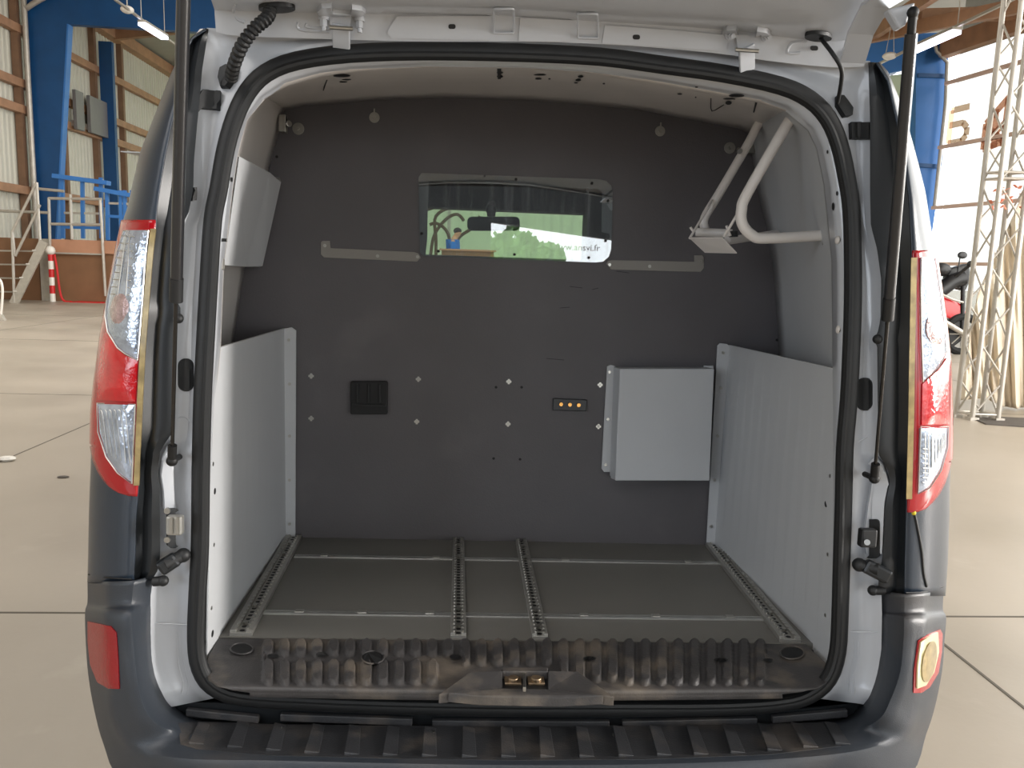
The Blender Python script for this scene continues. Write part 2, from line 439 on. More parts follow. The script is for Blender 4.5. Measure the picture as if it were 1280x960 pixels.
# downpipe on the big column
o = MB().tube(spline([(0, 0, 0), (0, 0, 8.1), (.08, 0, 8.5), (.9, 0, 9.0)], 4), .08, 10).build('rain_pipe', 'galv', smooth=True); q = W(42, 220, y1-.2); o.location = (q.x, y1-.2, 0); tag(o, 'grey rain pipe running up beside the big blue column', 'pipe')
# roof
struct(MB().prism([(XL-.4, -14, EAVE+.2), (0, -14, EAVE+2.4), (16, -14, EAVE-.4), (16, -14, EAVE-.3), (0, -14, EAVE+2.5), (XL-.4, -14, EAVE+.3)], (0, 56, 0)).build('ceiling', 'roof'))
b = MB()
for k in range(120):
    y = -13+k*.45; b.bbox((XL-.3, y, 0), (16, y+.1, .04))
for px, py, Y in ((150, 50, 24), (190, 78, 30)): pass
for k, (x, dz) in enumerate(((-10.2, .35), (-8, .75), (-5.6, 1.2), (-3, 1.65), (3, 1.7), (6, 1.1), (8.5, .6), (11, .1))):
    zz = EAVE-.15+dz; trim(MB().bbox((x-.1, -13, zz-.16), (x+.1, 42, zz+.16)), 'timber')
for Y in (19.5, 25.5, 31, 37):
    for a, c in (((XL, Y, EAVE-.1), (0, Y, EAVE+1.9)), ((0, Y, EAVE+1.9), (12.5, Y, EAVE-.3))): trim(MB().bar(a, c, .22, .4), 'timber')
for Y in (24, 30): trim(MB().bar((XL, Y-4, EAVE-.4), (-8.5, Y, EAVE+.5), .16, .2), 'timber')
# fluorescent tubes
def tube_light(a, c, label):
    a, c = Vector(a), Vector(c); o = thing('ceiling_lamp', label, 'lamp', a, 'tube lamps under the hall roof'); d = c-a
    MB().bar((0, 0, .08), d+Vector((0, 0, .08)), .22, .06).build('lamp_body', 'galv', o)
    MB().bar((0, 0, 0), d, .2, .07).build('light_tube', 'tube', o)
    MB().cyl((0, 0, .1), (0, 0, 2), .01, 6).build('hanger', 'galv', o); MB().cyl(d+Vector((0, 0, .1)), d+Vector((0, 0, 2)), .01, 6).build('hanger', 'galv', o)
def at_z(px, py, z): return WG(px, py, z)
a, c = at_z(177, 30, 7.5), at_z(206, 48, 7.5); tube_light(a, c, 'lit white tube lamp under the roof, left of the van')
e = MB().bar(Vector((a.x, a.y-6, 7.62)), Vector((a.x, c.y+14, 7.62)), .06, .05).build('cable_tray', 'galv'); tag(e, 'thin cable tray carrying the left tube lamp', 'cable tray')
a, c = at_z(1196, 40, 6.5), at_z(1142, 64, 6.5); tube_light(a, c, 'lit white tube lamp under the roof, right of the van')
e = MB().bar(a+Vector((0, -4, .12)), a+Vector((0, 14, .12)), .06, .05).build('cable_tray', 'galv'); tag(e, 'thin cable tray carrying the right tube lamp', 'cable tray')
o = thing('dome_lamp', 'small white round fitting left of the lit tube lamp', 'lamp', W(159, 12, 21)); MB().sphere((0, 0, 0), .14, 14, (1.2, 1.2, .7)).build('lamp_shade', 'barwhite', o, smooth=True); MB().cyl((0, 0, 0), (0, 0, 1.6), .015).build('hanger', 'galv', o)
o = thing('dome_lamp', 'small white round fitting hanging before the blue beam on the right', 'lamp', W(1112, 70, 18)); MB().sphere((0, 0, 0), .14, 14, (1.2, 1.2, .6)).build('lamp_shade', 'barwhite', o, smooth=True)
for s in (-1, 1): MB().cyl((s*.1, 0, .05), (s*.02, 0, .8), .008).build('hanger', 'galv', o)
# grey panels on the left wall
for (x0, x1, yt0, yt1, yb0, yb1), lab in (((86, 96, 112, 115, 160, 163), 'narrow grey wall panel, left of the two'), ((104, 131, 119, 130, 165, 173), 'wide grey wall panel, right of the two')):
    q = [wl(x0, yt0), wl(x1, yt1), wl(x1, yb1), wl(x0, yb0)]; zt = sum(p.z for p in q[:2])/2; zb = sum(p.z for p in q[2:])/2
    o = MB().bbox((0, 0, 0), (.12, q[1].y-q[0].y, zt-zb)).build('wall_panel', 'panel_grey', bevel=.01); o.location = (XL+.1, q[0].y, zb); tag(o, lab+', hung on the cream wall', 'panel')
    MB().bbox((-.15, .1, .1), (0, .2, .3)).build('wall_bracket', 'galv', o)
# ---- loading dock at the back left
DY = WG(70, 376).y; zt = W(70, 299, DY).z; x1 = W(200, 340, DY).x
dock = thing('loading_dock', 'brown clad loading dock along the far left of the hall', 'platform', (-11, DY, 0))
def D(px, py, dy=0):
    p = W(px, py, DY+dy); return p-Vector((-11, DY, 0))
a = D(-80, 376); c = D(200, 376)
MB().bbox((-13.3+11, 0, 0), (c.x, 2.55, zt)).build('dock_body', 'rust', dock)
MB().bbox((D(65, 300).x, -.06, D(0, 313).z), (c.x, 0, zt)).build('dock_plate', 'rust_l', dock)
MB().bbox((D(50, 300).x, -.08, 0), (D(62, 300).x, -.0, zt)).build('dock_post', 'galv', dock)
MB().bbox((D(66, 313).x, -.10, D(0, 315).z), (D(131, 313).x, -.0, D(0, 313).z)).build('dock_edge', 'galv', dock)
o = MB().bbox((0, 0, 0), (D(130, 376).x-D(88, 376).x, .5, .02)).build('red_threshold', 'barred', None); p = W(88, 378, DY-.5); o.location = (p.x, DY-.55, 0); tag(o, 'flat red strip on the floor in front of the dock', 'floor strip')
# stairs with handrails
st = thing('metal_stairs', 'galvanised metal stairs with double handrails climbing the loading dock', 'stairs', W(20, 380, DY-.5))
so = Vector(st.location)
def T(px, py, dy=-.5): return W(px, py, DY+dy)-so
for dy in (-1.6, -.4):
    MB().bar(T(17, 380, dy), T(55, 302, dy), .22, .05, (0, 1, 0)).build('stringer', 'galv', st)
    for p, q in (((15, 290), (18, 378)), ((46, 228), (50, 300)), ((15, 290), (46, 228)), ((19, 320), (50, 256)), ((15, 290), (19, 320))):
        MB().cyl(T(*p, dy), T(*q, dy), .035, 8).build('handrail', 'galv', st)
for k in range(4):
    y = 313+k*17; x = 48-k*8
    MB().bar(T(x, y, -1.6), T(x, y, -.4), .28, .03).build('stair_tread', 'galv', st)
    MB().bar(T(-30, y, -.2), T(x, y+1, -.2), .04, .04).build('cross_bar', 'galv', st)
# galvanised dock railing
rl = thing('dock_railing', 'plain galvanised railing on the edge of the loading dock', 'railing', W(60, 299, DY)); so2 = Vector(rl.location)
def Rr(px, py, dy=-.16): return W(px, py, DY+dy)-so2
for p, q in (((61, 247), (64, 372)), ((125, 248), (132, 370)), ((61, 248), (127, 249)), ((64, 280), (128, 281)), ((-10, 263), (62, 266)), ((48, 236), (80, 239)), ((88, 243), (90, 299))):
    MB().cyl(Rr(*p), Rr(*q), .04, 8).build('railing_tube', 'galv', rl)
# blue railings
def blue_rail(x0, x1, yt, xs, yb, lab, dy):
    o = thing('blue_railing', lab, 'railing', W(x0, yt, DY+dy), 'blue steel railings on the dock'); so = Vector(o.location)
    def q(px, py, d=0): return W(px, py, DY+dy+d)-so
    MB().bar(q(x0, yt), q(x1, yt+9), .3, .12).build('top_beam', 'blue_l', o)
    for x in xs: MB().bar(q(x, yt+2), q(x+1, yb), .09, .09, (0, 1, 0)).build('upright', 'blue_l', o)
    MB().bar(q(xs[0], yt+64 if yt < 225 else yt+34), q(xs[-1], yt+65 if yt < 225 else yt+36), .08, .08).build('cross_rail', 'blue_l', o)
    MB().bar(q(xs[0], yt+46 if yt < 225 else yt+18), q(xs[-1], yt+47 if yt < 225 else yt+19), .06, .06).build('cross_rail', 'galv', o)
blue_rail(68, 136, 220, (78, 103, 126), 298, 'taller blue steel railing beside the big blue column', .8)
blue_rail(120, 168, 236, (134, 151, 156, 165), 300, 'lower blue steel railing nearest the van corner', .5)
# barrier post with chain
bq = W(66, 372.5, DY-.4); bq.z = 0
bp = thing('barrier_post', 'red and white striped barrier post with hanging chain by the dock', 'post', bq); ky = bp.location.y; 
h = (W(66, 316, ky).z)
for k in range(6): MB().cyl((0, 0, h*k/6), (0, 0, h*(k+1)/6), .07, 14).build('post_band', 'barred' if k % 2 else 'barwhite', bp)
MB().sphere((0, 0, h+.06), .13, 12).build('post_knob', 'barwhite', bp, smooth=True)
so3 = Vector(bp.location)
MB().tube(spline([W(68, 318, ky)-so3, W(71, 335, ky)-so3, W(75, 365, ky)-so3, W(80, 376, ky)-so3, W(90, 377.5, ky)-so3], 5), .03, 8).build('chain', 'barred', bp, smooth=True)
# white stand at the left frame edge
ws = thing('white_stand', 'white tubular stand cut off by the left frame edge', 'stand', WG(-3, 400)); so4 = Vector(ws.location); wy = so4.y
MB().tube(spline([W(-8, 348, wy)-so4, W(0, 350, wy)-so4, W(3, 362, wy)-so4, W(2, 384, wy)-so4, W(0, 398, wy)-so4], 5), .025, 8).build('stand_tube', 'barwhite', ws, smooth=True)
MB().prism([(-.25, -.1, 0), (.18, -.1, 0), (.0, .0, .22)], (0, .1, 0)).build('stand_foot', 'galv', ws)
# rubble on the floor
p = WG(9, 576); o = MB().sphere((0, 0, 0), .05, 8, (1.2, .9, .35)).build('crumpled_paper', 'barwhite'); o.location = p+Vector((0, 0, .016)); tag(o, 'crumpled white scrap on the floor left of the van', 'litter')
p = WG(79, 597); o = MB().sphere((0, 0, 0), .03, 8, (1.3, .8, .2)).build('leaf_scrap', 'matblack'); o.location = p+Vector((0, 0, .005)); tag(o, 'small dark scrap on the floor left of the van', 'litter')

# ---- right side: bright translucent wall
rd = Vector((math.sin(math.radians(-8.8)), math.cos(math.radians(-8.8)), 0))
A = W(1186, 200, 20.0); A.z = 0
RW0 = A-rd*26; RW1 = A+rd*12
nrm = Vector((rd.y, -rd.x, 0))
def rw(s, z): p = A+rd*s; return Vector((p.x, p.y, z))
struct(MB().add([rw(-30, .0), rw(0, .0), rw(0, 11.3), rw(-30, 11.3)], [(0, 1, 2, 3)]).build('wall_right', 'sheet', None, solid=.005))
def rwz(px, py):
    o_, d = ray(HALL_CAM, px, py); return o_+d*((A-o_).dot(nrm)/d.dot(nrm))
for px, py in ((1186, 105), (1177, 185), (1171, 260), (1196, 330)):
    z = rwz(px, py).z; trim(MB().bar(rw(-30, z)+nrm*-.1, rw(.3, z)+nrm*-.1, .10, .09), 'rail_glare')

z0 = rwz(1186, 60).z; trim(MB().bar(rw(-30, z0)-nrm*.1, rw(.5, z0)-nrm*.1, .3, .5), 'timber')
# blue end column and wall on the right
yb_ = 20.6
bw = thing('blue_bay', 'wide blue steel column and panel at the right, beside the bright sheets', 'steel frame', (W(1186, 300, yb_).x, yb_, 0)); so5 = Vector(bw.location)
def q5(px, py, d=0): return W(px, py, yb_+d)-so5
MB().prism([q5(1146, 45), q5(1187, 45), q5(1178, 200), q5(1164, 300), q5(1155, 360), q5(1146, 400), q5(1144, 200)], (0, .3, 0)).build('column_panel', 'blue_l', bw)
MB().prism([q5(1050, 46), q5(1190, 40), q5(1186, 72), q5(1146, 84), q5(1110, 92), q5(1050, 96)], (0, .25, 0)).build('frame_beam', 'blue_l', bw)
for a_, c_ in (((1147, 94), (1184, 95)), ((1145, 206), (1174, 208))): MB().bar(q5(*a_, -.05), q5(*c_, -.05), .05, .1).build('stiffener', 'blue', bw)
MB().tube([q5(1168, 52, -.2), q5(1171, 64, -.2), q5(1184, 78, -.2), q5(1182, 130, -.2), q5(1168, 260, -.2)], .05, 8).build('drain_pipe', 'galv', bw, smooth=True)
MB().prism([q5(1100, 96, .3), q5(1146, 90, .3), q5(1146, 300, .3), q5(1100, 300, .3)], (0, .05, 0)).build('pale_infill', 'tent', bw)
for a_, c_ in ((W(1088, 46, 19.6), W(1300, 2, 15)), (W(1170, -10, 15.5), W(1092, 42, 19.4)), (W(1150, 20, 18), W(1290, 16, 18))): trim(MB().bar(a_, c_, .16, .3), 'timber')
# letters behind the sheets
def letter(px, py, w_, h_, strokes, m, lab):
    o_ = rwz(px, py)+nrm*(-.12); mb = MB()
    hh = h_
    for (u0, v0), (u1, v1) in strokes:
        mb.bar(-rd*(u0-.5)*w_+Vector((0, 0, (v0-.5)*hh)), -rd*(u1-.5)*w_+Vector((0, 0, (v1-.5)*hh)), .16, .03, nrm)
    o = mb.build('wall_letter', m); o.location = o_; tag(o, lab, 'letter', 'big letters on the bright wall')
letter(1203, 157, .62, .85, [((0, 0), (0, 1)), ((0, 1), (1, 1)), ((0, .55), (.75, .55)), ((.75, .55), (1, .38)), ((1, .38), (1, .15)), ((1, .15), (.75, 0)), ((.75, 0), (0, 0))], 'film_orange', 'orange letter on the bright wall beside the blue column')
letter(1251, 155, .7, 1.15, [((0, 0), (.0, .55)), ((.0, .55), (.9, 1)), ((.9, 1), (.9, 0)), ((0, .1), (.9, .5)), ((0, 0), (.9, .1)), ((0, .5), (.9, .1)), ((.4, .8), (.5, 0))], 'film_red', 'red letter on the bright wall seen through the truss')
# truss tower
base = WG(1215, 525); side_ = .29
tw = thing('truss_tower', 'silver aluminium lattice truss tower standing right of the van', 'truss', base); 
ang = math.radians(24); ex = Vector((math.cos(ang), math.sin(ang), 0)); ey = Vector((-math.sin(ang), math.cos(ang), 0))
f1 = WG(1195, 521)-base; f3 = WG(1247, 526)-base
c0 = Vector((0, 0, 0)); corners = [c0, c0+f3, c0+f3+f1, c0+f1]
HT = 7.0
for c in corners: MB().cyl(c, c+Vector((0, 0, HT)), .025, 14).build('main_tube', 'galv', tw, smooth=True)
for i in range(4):
    a_, c_ = corners[i], corners[(i+1) % 4]; b = MB(); n = 18; dz = HT/n
    for k in range(n):
        z = k*dz
        if k % 2: a2, c2 = c_, a_
        else: a2, c2 = a_, c_
        b.cyl(a2+Vector((0, 0, z+.05)), c2+Vector((0, 0, z+dz+.0)), .010, 8)
    for z in (.06, 2.4, 2.46, 4.8): b.cyl(a_+Vector((0, 0, z)), c_+Vector((0, 0, z)), .012, 8)
    b.build('lattice_brace', 'galv', tw)
for c in corners: MB().box(c+Vector((0, 0, .015)), (.09, .09, .03)).build('foot_plate', 'galv', tw)
pz = W(1233, 244, base.y); b = MB()
for k in range(26):
    q = Vector((random.uniform(-.02, .28), random.uniform(-.04, .2), (pz.z)+random.uniform(-.10, .09))); b.bar(q, q+Vector((random.uniform(-.05, .05), random.uniform(-.03, .03), random.uniform(-.05, .05))), .03, .004)
o = b.build('red_tape', 'letter_red'); o.location = (base.x, base.y, 0); tag(o, 'torn red tape tied round the truss tower', 'tape')
# second truss mostly out of frame at the top right
# drape
gy = base.y+.7
def drape():
    top = [(1206, 470), (1212, 420), (1222, 368), (1236, 335), (1262, 280), (1284, 230), (1320, 150), (1360, 60)]
    bot = [(1194, 500), (1206, 500), (1222, 498), (1236, 500), (1262, 512), (1284, 524), (1320, 540), (1360, 545)]
    t = resample([Vector((x, y, 0)) for x, y in top], 60); bt = resample([Vector((x, y, 0)) for x, y in bot], 60); rows = []
    rows = []
    for j in range(20):
        v = j/19; r = []
        for i in range(60):
            p = t[i].lerp(bt[i], v); Y = gy+.05*math.sin(i*.8+v*2.2)+.03*math.sin(i*1.9-v*3)
            q = W(p.x, p.y, Y); 
            if q.z < .02: q.z = .02
            r.append(q-Vector((base.x+.5, gy, 0)))
        rows.append(r)
    o = MB().grid(rows).build('beige_drape', 'cloth', smooth=True, solid=.01); o.location = (base.x+.5, gy, 0); tag(o, 'long beige cloth drape hanging in folds behind the truss tower', 'drape')
drape()
p = WG(1262, 530); o = MB().prism([(0, 0, 0), (1.2, -.35, 0), (1.6, .25, 0), (.1, .45, 0)], (0, 0, .012)).build('floor_mat', 'matblack'); o.location = WG(1232, 531); tag(o, 'dark flat mat on the floor beside the truss foot', 'mat')

# ---- motorcycle
MY = 13.0
mo = WG(1186, 440); sc_ = 1.0; mo = W(1186, 440, MY); mo.z = 0
bike = thing('motorcycle', 'red and black motorcycle parked between the van and the truss tower', 'motorcycle', mo)
def K(px, py, d=0): return W(px, py, MY+d)-mo
zl = K(1186, 440).z
def wheelm(c, r):
    b = MB(); pts = [c+Vector((math.cos(t)*r, 0, math.sin(t)*r)) for t in np.linspace(0, 2*math.pi, 28, endpoint=False)]
    b.tube(pts, .07, 8, closed=True); w_ = b.build('wheel', 'tyre', bike, smooth=True)
    s = MB()
    for k in range(8): s.cyl(c, c+Vector((math.cos(k*.785)*r, 0, math.sin(k*.785)*r)), .012, 6)
    s.cyl(c+Vector((0, -.06, 0)), c+Vector((0, .06, 0)), .06); s.build('wheel_spokes', 'galv', w_)
r_w = .33
cw1 = Vector((K(1200, 440).x, 0, r_w+.05)); cw2 = Vector((cw1.x-1.35, 0, r_w+.05)); wheelm(cw1, r_w); wheelm(cw2, r_w)
MB().tube(spline([cw2+Vector((.2, 0, .35)), K(1176, 362), K(1190, 352), K(1204, 348)], 4), [.14]*13, 10).build('seat', 'bike_black', bike, smooth=True)
MB().sphere(K(1176, 337), .16, 14, (1.2, .9, .8)).build('headlight_cowl', 'bike_black', bike, smooth=True)
MB().prism([K(1176, 366), K(1190, 372), K(1203, 380), K(1211, 394), K(1200, 402), K(1186, 400), K(1174, 392)], (0, .28, 0)).build('fuel_tank', 'bike_red', bike, bevel=.05)
MB().prism([K(1172, 392), K(1196, 400), K(1210, 398), K(1206, 424), K(1190, 436), K(1174, 424)], (0, .22, 0)).build('engine', 'bike_black', bike, bevel=.04)
MB().cyl(K(1180, 402, -.1), K(1203, 416, -.1), .05, 14).cyl(K(1203, 416, -.1), K(1212, 422, -.1), .035, 12).build('exhaust', 'galv', bike, smooth=True)
MB().cyl(K(1204, 348), cw1, .04, 10).build('fork', 'bike_black', bike)
MB().cyl(K(1187, 352), K(1214, 330, -.3), .03, 10).sphere(K(1213, 330, -.3), .06).cyl(K(1190, 346), K(1196, 338, .3), .03, 10).build('handlebar', 'bike_black', bike, smooth=True)
MB().cyl(K(1197, 340), K(1200, 322), .012, 8).sphere(K(1203, 319), .09, 12, (1.1, .3, .75)).build('mirror', 'bike_black', bike, smooth=True)
MB().prism([K(1186, 337), K(1213, 329), K(1214, 350), K(1208, 364), K(1184, 358)], (0, .2, 0)).build('front_cowl', 'bike_black', bike, bevel=.04)
MB().tube(spline([K(1178, 368, -.12), K(1190, 374, -.12), K(1204, 378, -.12)], 4), .02, 8).build('grab_rail', 'galv', bike, smooth=True)

# ---- back of the hall, behind the photographer (mirrored in the bulkhead window)
BY = -14.0
l0 = MIR(614, 277, BY); l1 = MIR(614, 330, BY); rt = MIR(757, 298, BY)
dx0 = l0.x; dz0 = l0.z; dz1 = rt.z
b = MB()
b.bbox((-13, BY-.2, 0), (dx0, BY, 11)); b.bbox((dx0, BY-.2, max(dz0, dz1)), (9.5, BY, 11)); b.bbox((9.5, BY-.2, 0), (16, BY, 11))
b.prism([(dx0, BY, dz0), (dx0, BY, max(dz0, dz1)+.02), (9.5, BY, max(dz0, dz1)+.02), (9.5, BY, dz1+(dz1-dz0)*(9.5-rt.x)/(rt.x-dx0))], (0, -.2, 0))
struct(b.build('wall_back', 'dark_wall'))
# lettering on the glazing of the back door, read through the mirror
fc = bpy.data.curves.new('door_lettering', 'FONT'); fc.body = 'www.ansvi.fr'; fc.extrude = .004; t0 = MIR(690, 312, BY-.05); t1 = MIR(750, 312, BY-.05)
fo = bpy.data.objects.new('door_lettering', fc); COL.objects.link(fo); fc.size = 1; bpy.context.view_layer.update()
wd = fo.dimensions.x; k = abs(t1.x-t0.x)/wd; fc.size = k
fo.rotation_euler = (math.radians(90), 0, 0); fo.location = t0; fc.materials.append(mat('grey_lettering', (150, 154, 156), .6))
bpy.context.view_layer.update(); me_ = bpy.data.meshes.new_from_object(fo); bpy.data.objects.remove(fo); fo = bpy.data.objects.new('door_lettering', me_); COL.objects.link(fo); fo.rotation_euler = (math.radians(90), 0, 0); fo.location = t0; tag(fo, 'grey web address lettering on the back door opening', 'lettering')
# trees outside behind the photographer
def tree(px, py, Y, r, lab):
    c = MIR(px, py, Y); o = thing('tree', lab, 'tree', (c.x, c.y, 0), None)
    MB().tube([(0, 0, 0), (.05, 0, c.z*.5), (0, 0, c.z)], [.14, .1, .05], 8).build('trunk', 'bark', o, smooth=True)
    b = MB(); rnd = random.Random(int(px))
    for k in range(420):
        v = Vector((rnd.gauss(0, 1), rnd.gauss(0, 1), rnd.gauss(0, .8))).normalized()*r*rnd.uniform(.6, 1.05)
        p = Vector((0, 0, c.z))+v; s = .16
        a = Vector((rnd.uniform(-1, 1), rnd.uniform(-1, 1), rnd.uniform(-1, 1))).normalized()*s; e = a.orthogonal().normalized()*s
        b.add([p-a, p+e, p+a, p-e], [(0, 1, 2, 3)])
    b.sphere((0, 0, c.z), r*.72, 12, (1, 1, .85)); b.build('foliage', 'leaf', o)
tree(640, 318, -26, .98, 'round green tree outside, larger of the two mirrored in the bulkhead window')
tree(683, 326, -28.5, .7, 'low green tree outside, smaller of the two mirrored in the bulkhead window')

# ---- seen through the windscreen
PY = 19.0
hd = W(568, 291, PY)
pb = thing('service_counter', 'brown counter beyond the windscreen, in front of the person', 'counter', (W(565, 316, PY-1.2).x, PY-1.2, 0))
zt_ = W(560, 313, PY-1.2).z; MB().bbox((-.25, 0, 0), (1.0, .3, zt_)).build('counter_body', 'rust', pb); MB().bbox((-.3, -.05, zt_), (1.05, .35, zt_+.04)).build('counter_top', 'rust_l', pb)
fz = hd.z-1.60
pl_ = thing('low_platform', 'low grey platform under the person beyond the windscreen', 'platform', (hd.x, PY, 0)); MB().bbox((-1.2, -.7, 0), (1.2, .9, fz)).build('platform_deck', 'panel_grey', pl_)
per = thing('person', 'person in a blue shirt looking down at held hands beyond the windscreen', 'person', (hd.x, PY, fz))
# skinned body
J = {'pel': (0, 0, .92), 'chest': (-.04, 0, 1.24), 'neckb': (-.04, 0, 1.44), 'neck': (.02, 0, 1.50), 'head': (.10, -.01, 1.59), 'top': (.11, 0, 1.67),
     'shl': (-.03, -.17, 1.38), 'ell': (-.02, -.22, 1.10), 'wrl': (.22, -.12, 1.08), 'hal': (.30, -.08, 1.12), 'shr': (-.03, .17, 1.38), 'elr': (-.02, .22, 1.10), 'wrr': (.22, .10, 1.10), 'har': (.30, .05, 1.14),
     'hil': (0, -.09, .86), 'knl': (.03, -.10, .48), 'anl': (0, -.10, .08), 'tol': (.14, -.10, .03), 'hir': (0, .09, .86), 'knr': (.03, .10, .48), 'anr': (0, .10, .08), 'tor': (.14, .10, .03)}
RAD = {'pel': .14, 'chest': .15, 'neckb': .06, 'neck': .055, 'head': .095, 'top': .07, 'sh': .06, 'el': .045, 'wr': .03, 'ha': .035, 'hi': .09, 'kn': .06, 'an': .045, 'to': .035}
EG = [('pel', 'chest'), ('chest', 'neckb'), ('neckb', 'neck'), ('neck', 'head'), ('head', 'top')]
for s in 'lr': EG += [('neckb', 'sh'+s), ('sh'+s, 'el'+s), ('el'+s, 'wr'+s), ('wr'+s, 'ha'+s), ('pel', 'hi'+s), ('hi'+s, 'kn'+s), ('kn'+s, 'an'+s), ('an'+s, 'to'+s)]
def skin(name, names, edges, m, parent, grow=0):
    idx = {n: i for i, n in enumerate(names)}; me = bpy.data.meshes.new(name)
    me.from_pydata([J[n] for n in names], [(idx[a], idx[b]) for a, b in edges], []); o = bpy.data.objects.new(name, me); COL.objects.link(o); o.parent = parent
    md = o.modifiers.new('skin', 'SKIN'); lay = me.skin_vertices[0].data
    for n, i in idx.items():
        r = RAD.get(n, RAD.get(n[:2], .05))+grow; lay[i].radius = (r, r)
    lay[0].use_root = True
    o.modifiers.new('sub', 'SUBSURF').levels = 1; me.materials.append(M[m]); return o
body = skin('person_body', list(J), EG, 'skin', per)
skin('shirt', ['chest', 'pel', 'neckb', 'shl', 'ell', 'shr', 'elr'], [('pel', 'chest'), ('chest', 'neckb'), ('neckb', 'shl'), ('shl', 'ell'), ('neckb', 'shr'), ('shr', 'elr')], 'shirt', per, .04)
skin('trousers', ['pel', 'hil', 'knl', 'anl', 'hir', 'knr', 'anr'], [('pel', 'hil'), ('hil', 'knl'), ('knl', 'anl'), ('pel', 'hir'), ('hir', 'knr'), ('knr', 'anr')], 'jeans', per, .015)
MB().sphere((.08, 0, 1.65), .105, 12, (1, .9, .8)).build('hair', 'hair', per, smooth=True)
for s in (-1, 1):
    b = MB()
    for k in range(4): b.tube([(.30, s*.06+(k-1.5)*.018, 1.13), (.36, s*.04+(k-1.5)*.017, 1.135), (.38, s*.02+(k-1.5)*.016, 1.11)], .008, 6)
    b.tube([(.29, s*.03, 1.14), (.33, s*.005, 1.16)], .009, 6); b.build('fingers', 'skin', per, smooth=True)
# arched frame of the tent beyond
o0 = W(561, 300, 24); o0.z = 0; tf = thing('tent_frame', 'dark arched tent frame with upright pole seen through the windscreen', 'tent frame', o0)
for pts in ([(537,330),(541,300),(548,285),(560,272),(572,268),(580,276)], [(537,281),(545,279),(556,286),(562,300),(563,330)], [(545,330),(545,300),(545,270),(570,258),(590,262)], [(572,330),(572,300),(590,285),(600,270)], [(534,262),(560,256),(600,262)]):
    MB().tube(spline([W(x, y, 24)-o0 for x, y in pts], 5), .05, 8).build('tent_hoop', 'bark', tf, smooth=True)
MB().bbox((-.05, .1, 0), (.05, .2, 5)).build('tent_pole', 'galv', tf)
# ================================================================== THE VAN
van = thing('van', 'small dark blue grey van seen from behind, tailgate raised over its empty load space', 'van', mtx=V2W.copy())
def part(b, name, m, parent=None, **k): return b.build(name, m, parent or van, **k)

# ---- outer corner skins: tables of (frame row, corner crease column, silhouette column)
LY = [36, 50, 88, 115, 155, 200, 237, 267, 282, 315, 375, 440, 500, 545, 590, 615, 640, 680, 705, 728]
LC = [257, 236, 228, 224, 214, 205, 199, 195, 195, 191, 186, 181, 178, 176, 174, 173, 170, 169, 168, 167]
LSY = [36, 60, 88, 140, 190, 232, 257, 274, 303, 367, 418, 478, 517, 557, 589, 612, 640, 700, 728]
LSX = [250, 230, 215, 195, 175, 165, 160, 154, 148, 136, 127, 119, 115, 114, 113, 112, 111, 110, 109]
RY = [78, 100, 150, 200, 250, 310, 350, 406, 452, 521, 560, 600, 640, 680, 720, 745]
RC = [1096, 1110, 1121, 1131, 1137, 1140, 1139, 1138, 1137, 1136, 1135, 1134, 1133, 1132, 1131, 1131]
RSY = [78, 87, 120, 160, 200, 240, 280, 314, 348, 406, 452, 521, 560, 591, 618, 640, 700, 745]
RSX = [1100, 1109, 1123, 1136, 1147, 1157, 1163, 1169, 1174, 1182, 1187, 1189, 1189, 1188, 1187, 1187, 1185, 1182]
def crease_y(py): return .0+.085*max(0, min(1, (330-py)/290))**1.3
def skin_rows(side, ys, extra=0.0):
    rows = []
    for y in ys:
        if side < 0: c, s = I_(y, LY, LC), I_(y, LSY, LSX)
        else: c, s = I_(y, RY, RC), I_(y, RSY, RSX)
        Yc = crease_y(y); Ys = Yc+.10
        row = []
        for k in range(9):
            t = k/8; x = c+(s-c)*math.sin(t*math.pi/2)**1.0
            row.append(P(x, y, Yc+(Ys-Yc)*(1-math.cos(t*math.pi/2))+extra))
        a = row[-1]
        for dY, g in ((.08, .002), (.2, .006), (.45, .012), (.7, .014)):
            row.append(Vector((a.x+side*g, a.y+dY, a.z)))
        rows.append(row)
    return rows
skins = {}
for side in (-1, 1):
    ys = np.linspace(36 if side < 0 else 78, 728 if side < 0 else 745, 60)
    b = MB().grid(skin_rows(side, ys))
    skins[side] = part(b, 'corner_panel', 'navy', smooth=True, solid=.003, soff=-1)
# forward body: long sides, roof, wheel arches, bonnet (one painted shell)
def side_profile(Y):
    k = 1-max(0, (Y-2.2)/1.6)**2*.12
    top = 2.06 if Y < 2.0 else 2.06-.42*(Y-2.0)
    top = max(top, 1.10-.12*(Y-3.2)) if Y > 3.2 else top
    return k, top
rows = []
for Y in (.80, 1.2, 1.8, 2.2, 2.5, 3.0, 3.3, 3.7, 3.95):
    k, top = side_profile(Y)
    hw = [(.895, .42), (.91, .70), (.915, .95), (.91, 1.15), (.90, 1.45), (.86, 1.72), (.80, 1.88), (.70, 1.98), (.3, 2.06)]
    L = []
    for x, z in hw:
        z2 = z if z < 1.0 else 1.0+(z-1.0)*max(.03, (top-1.0)/1.06)
        L.append(Vector((-x*k, Y, min(z2, max(top, z2 if z < 1 else 0)))))
    R_ = [Vector((-p.x, p.y, p.z)) for p in reversed(L)]
    rows.append(L+[Vector((0, Y, L[-1].z+.005))]+R_)
a = rows[0]
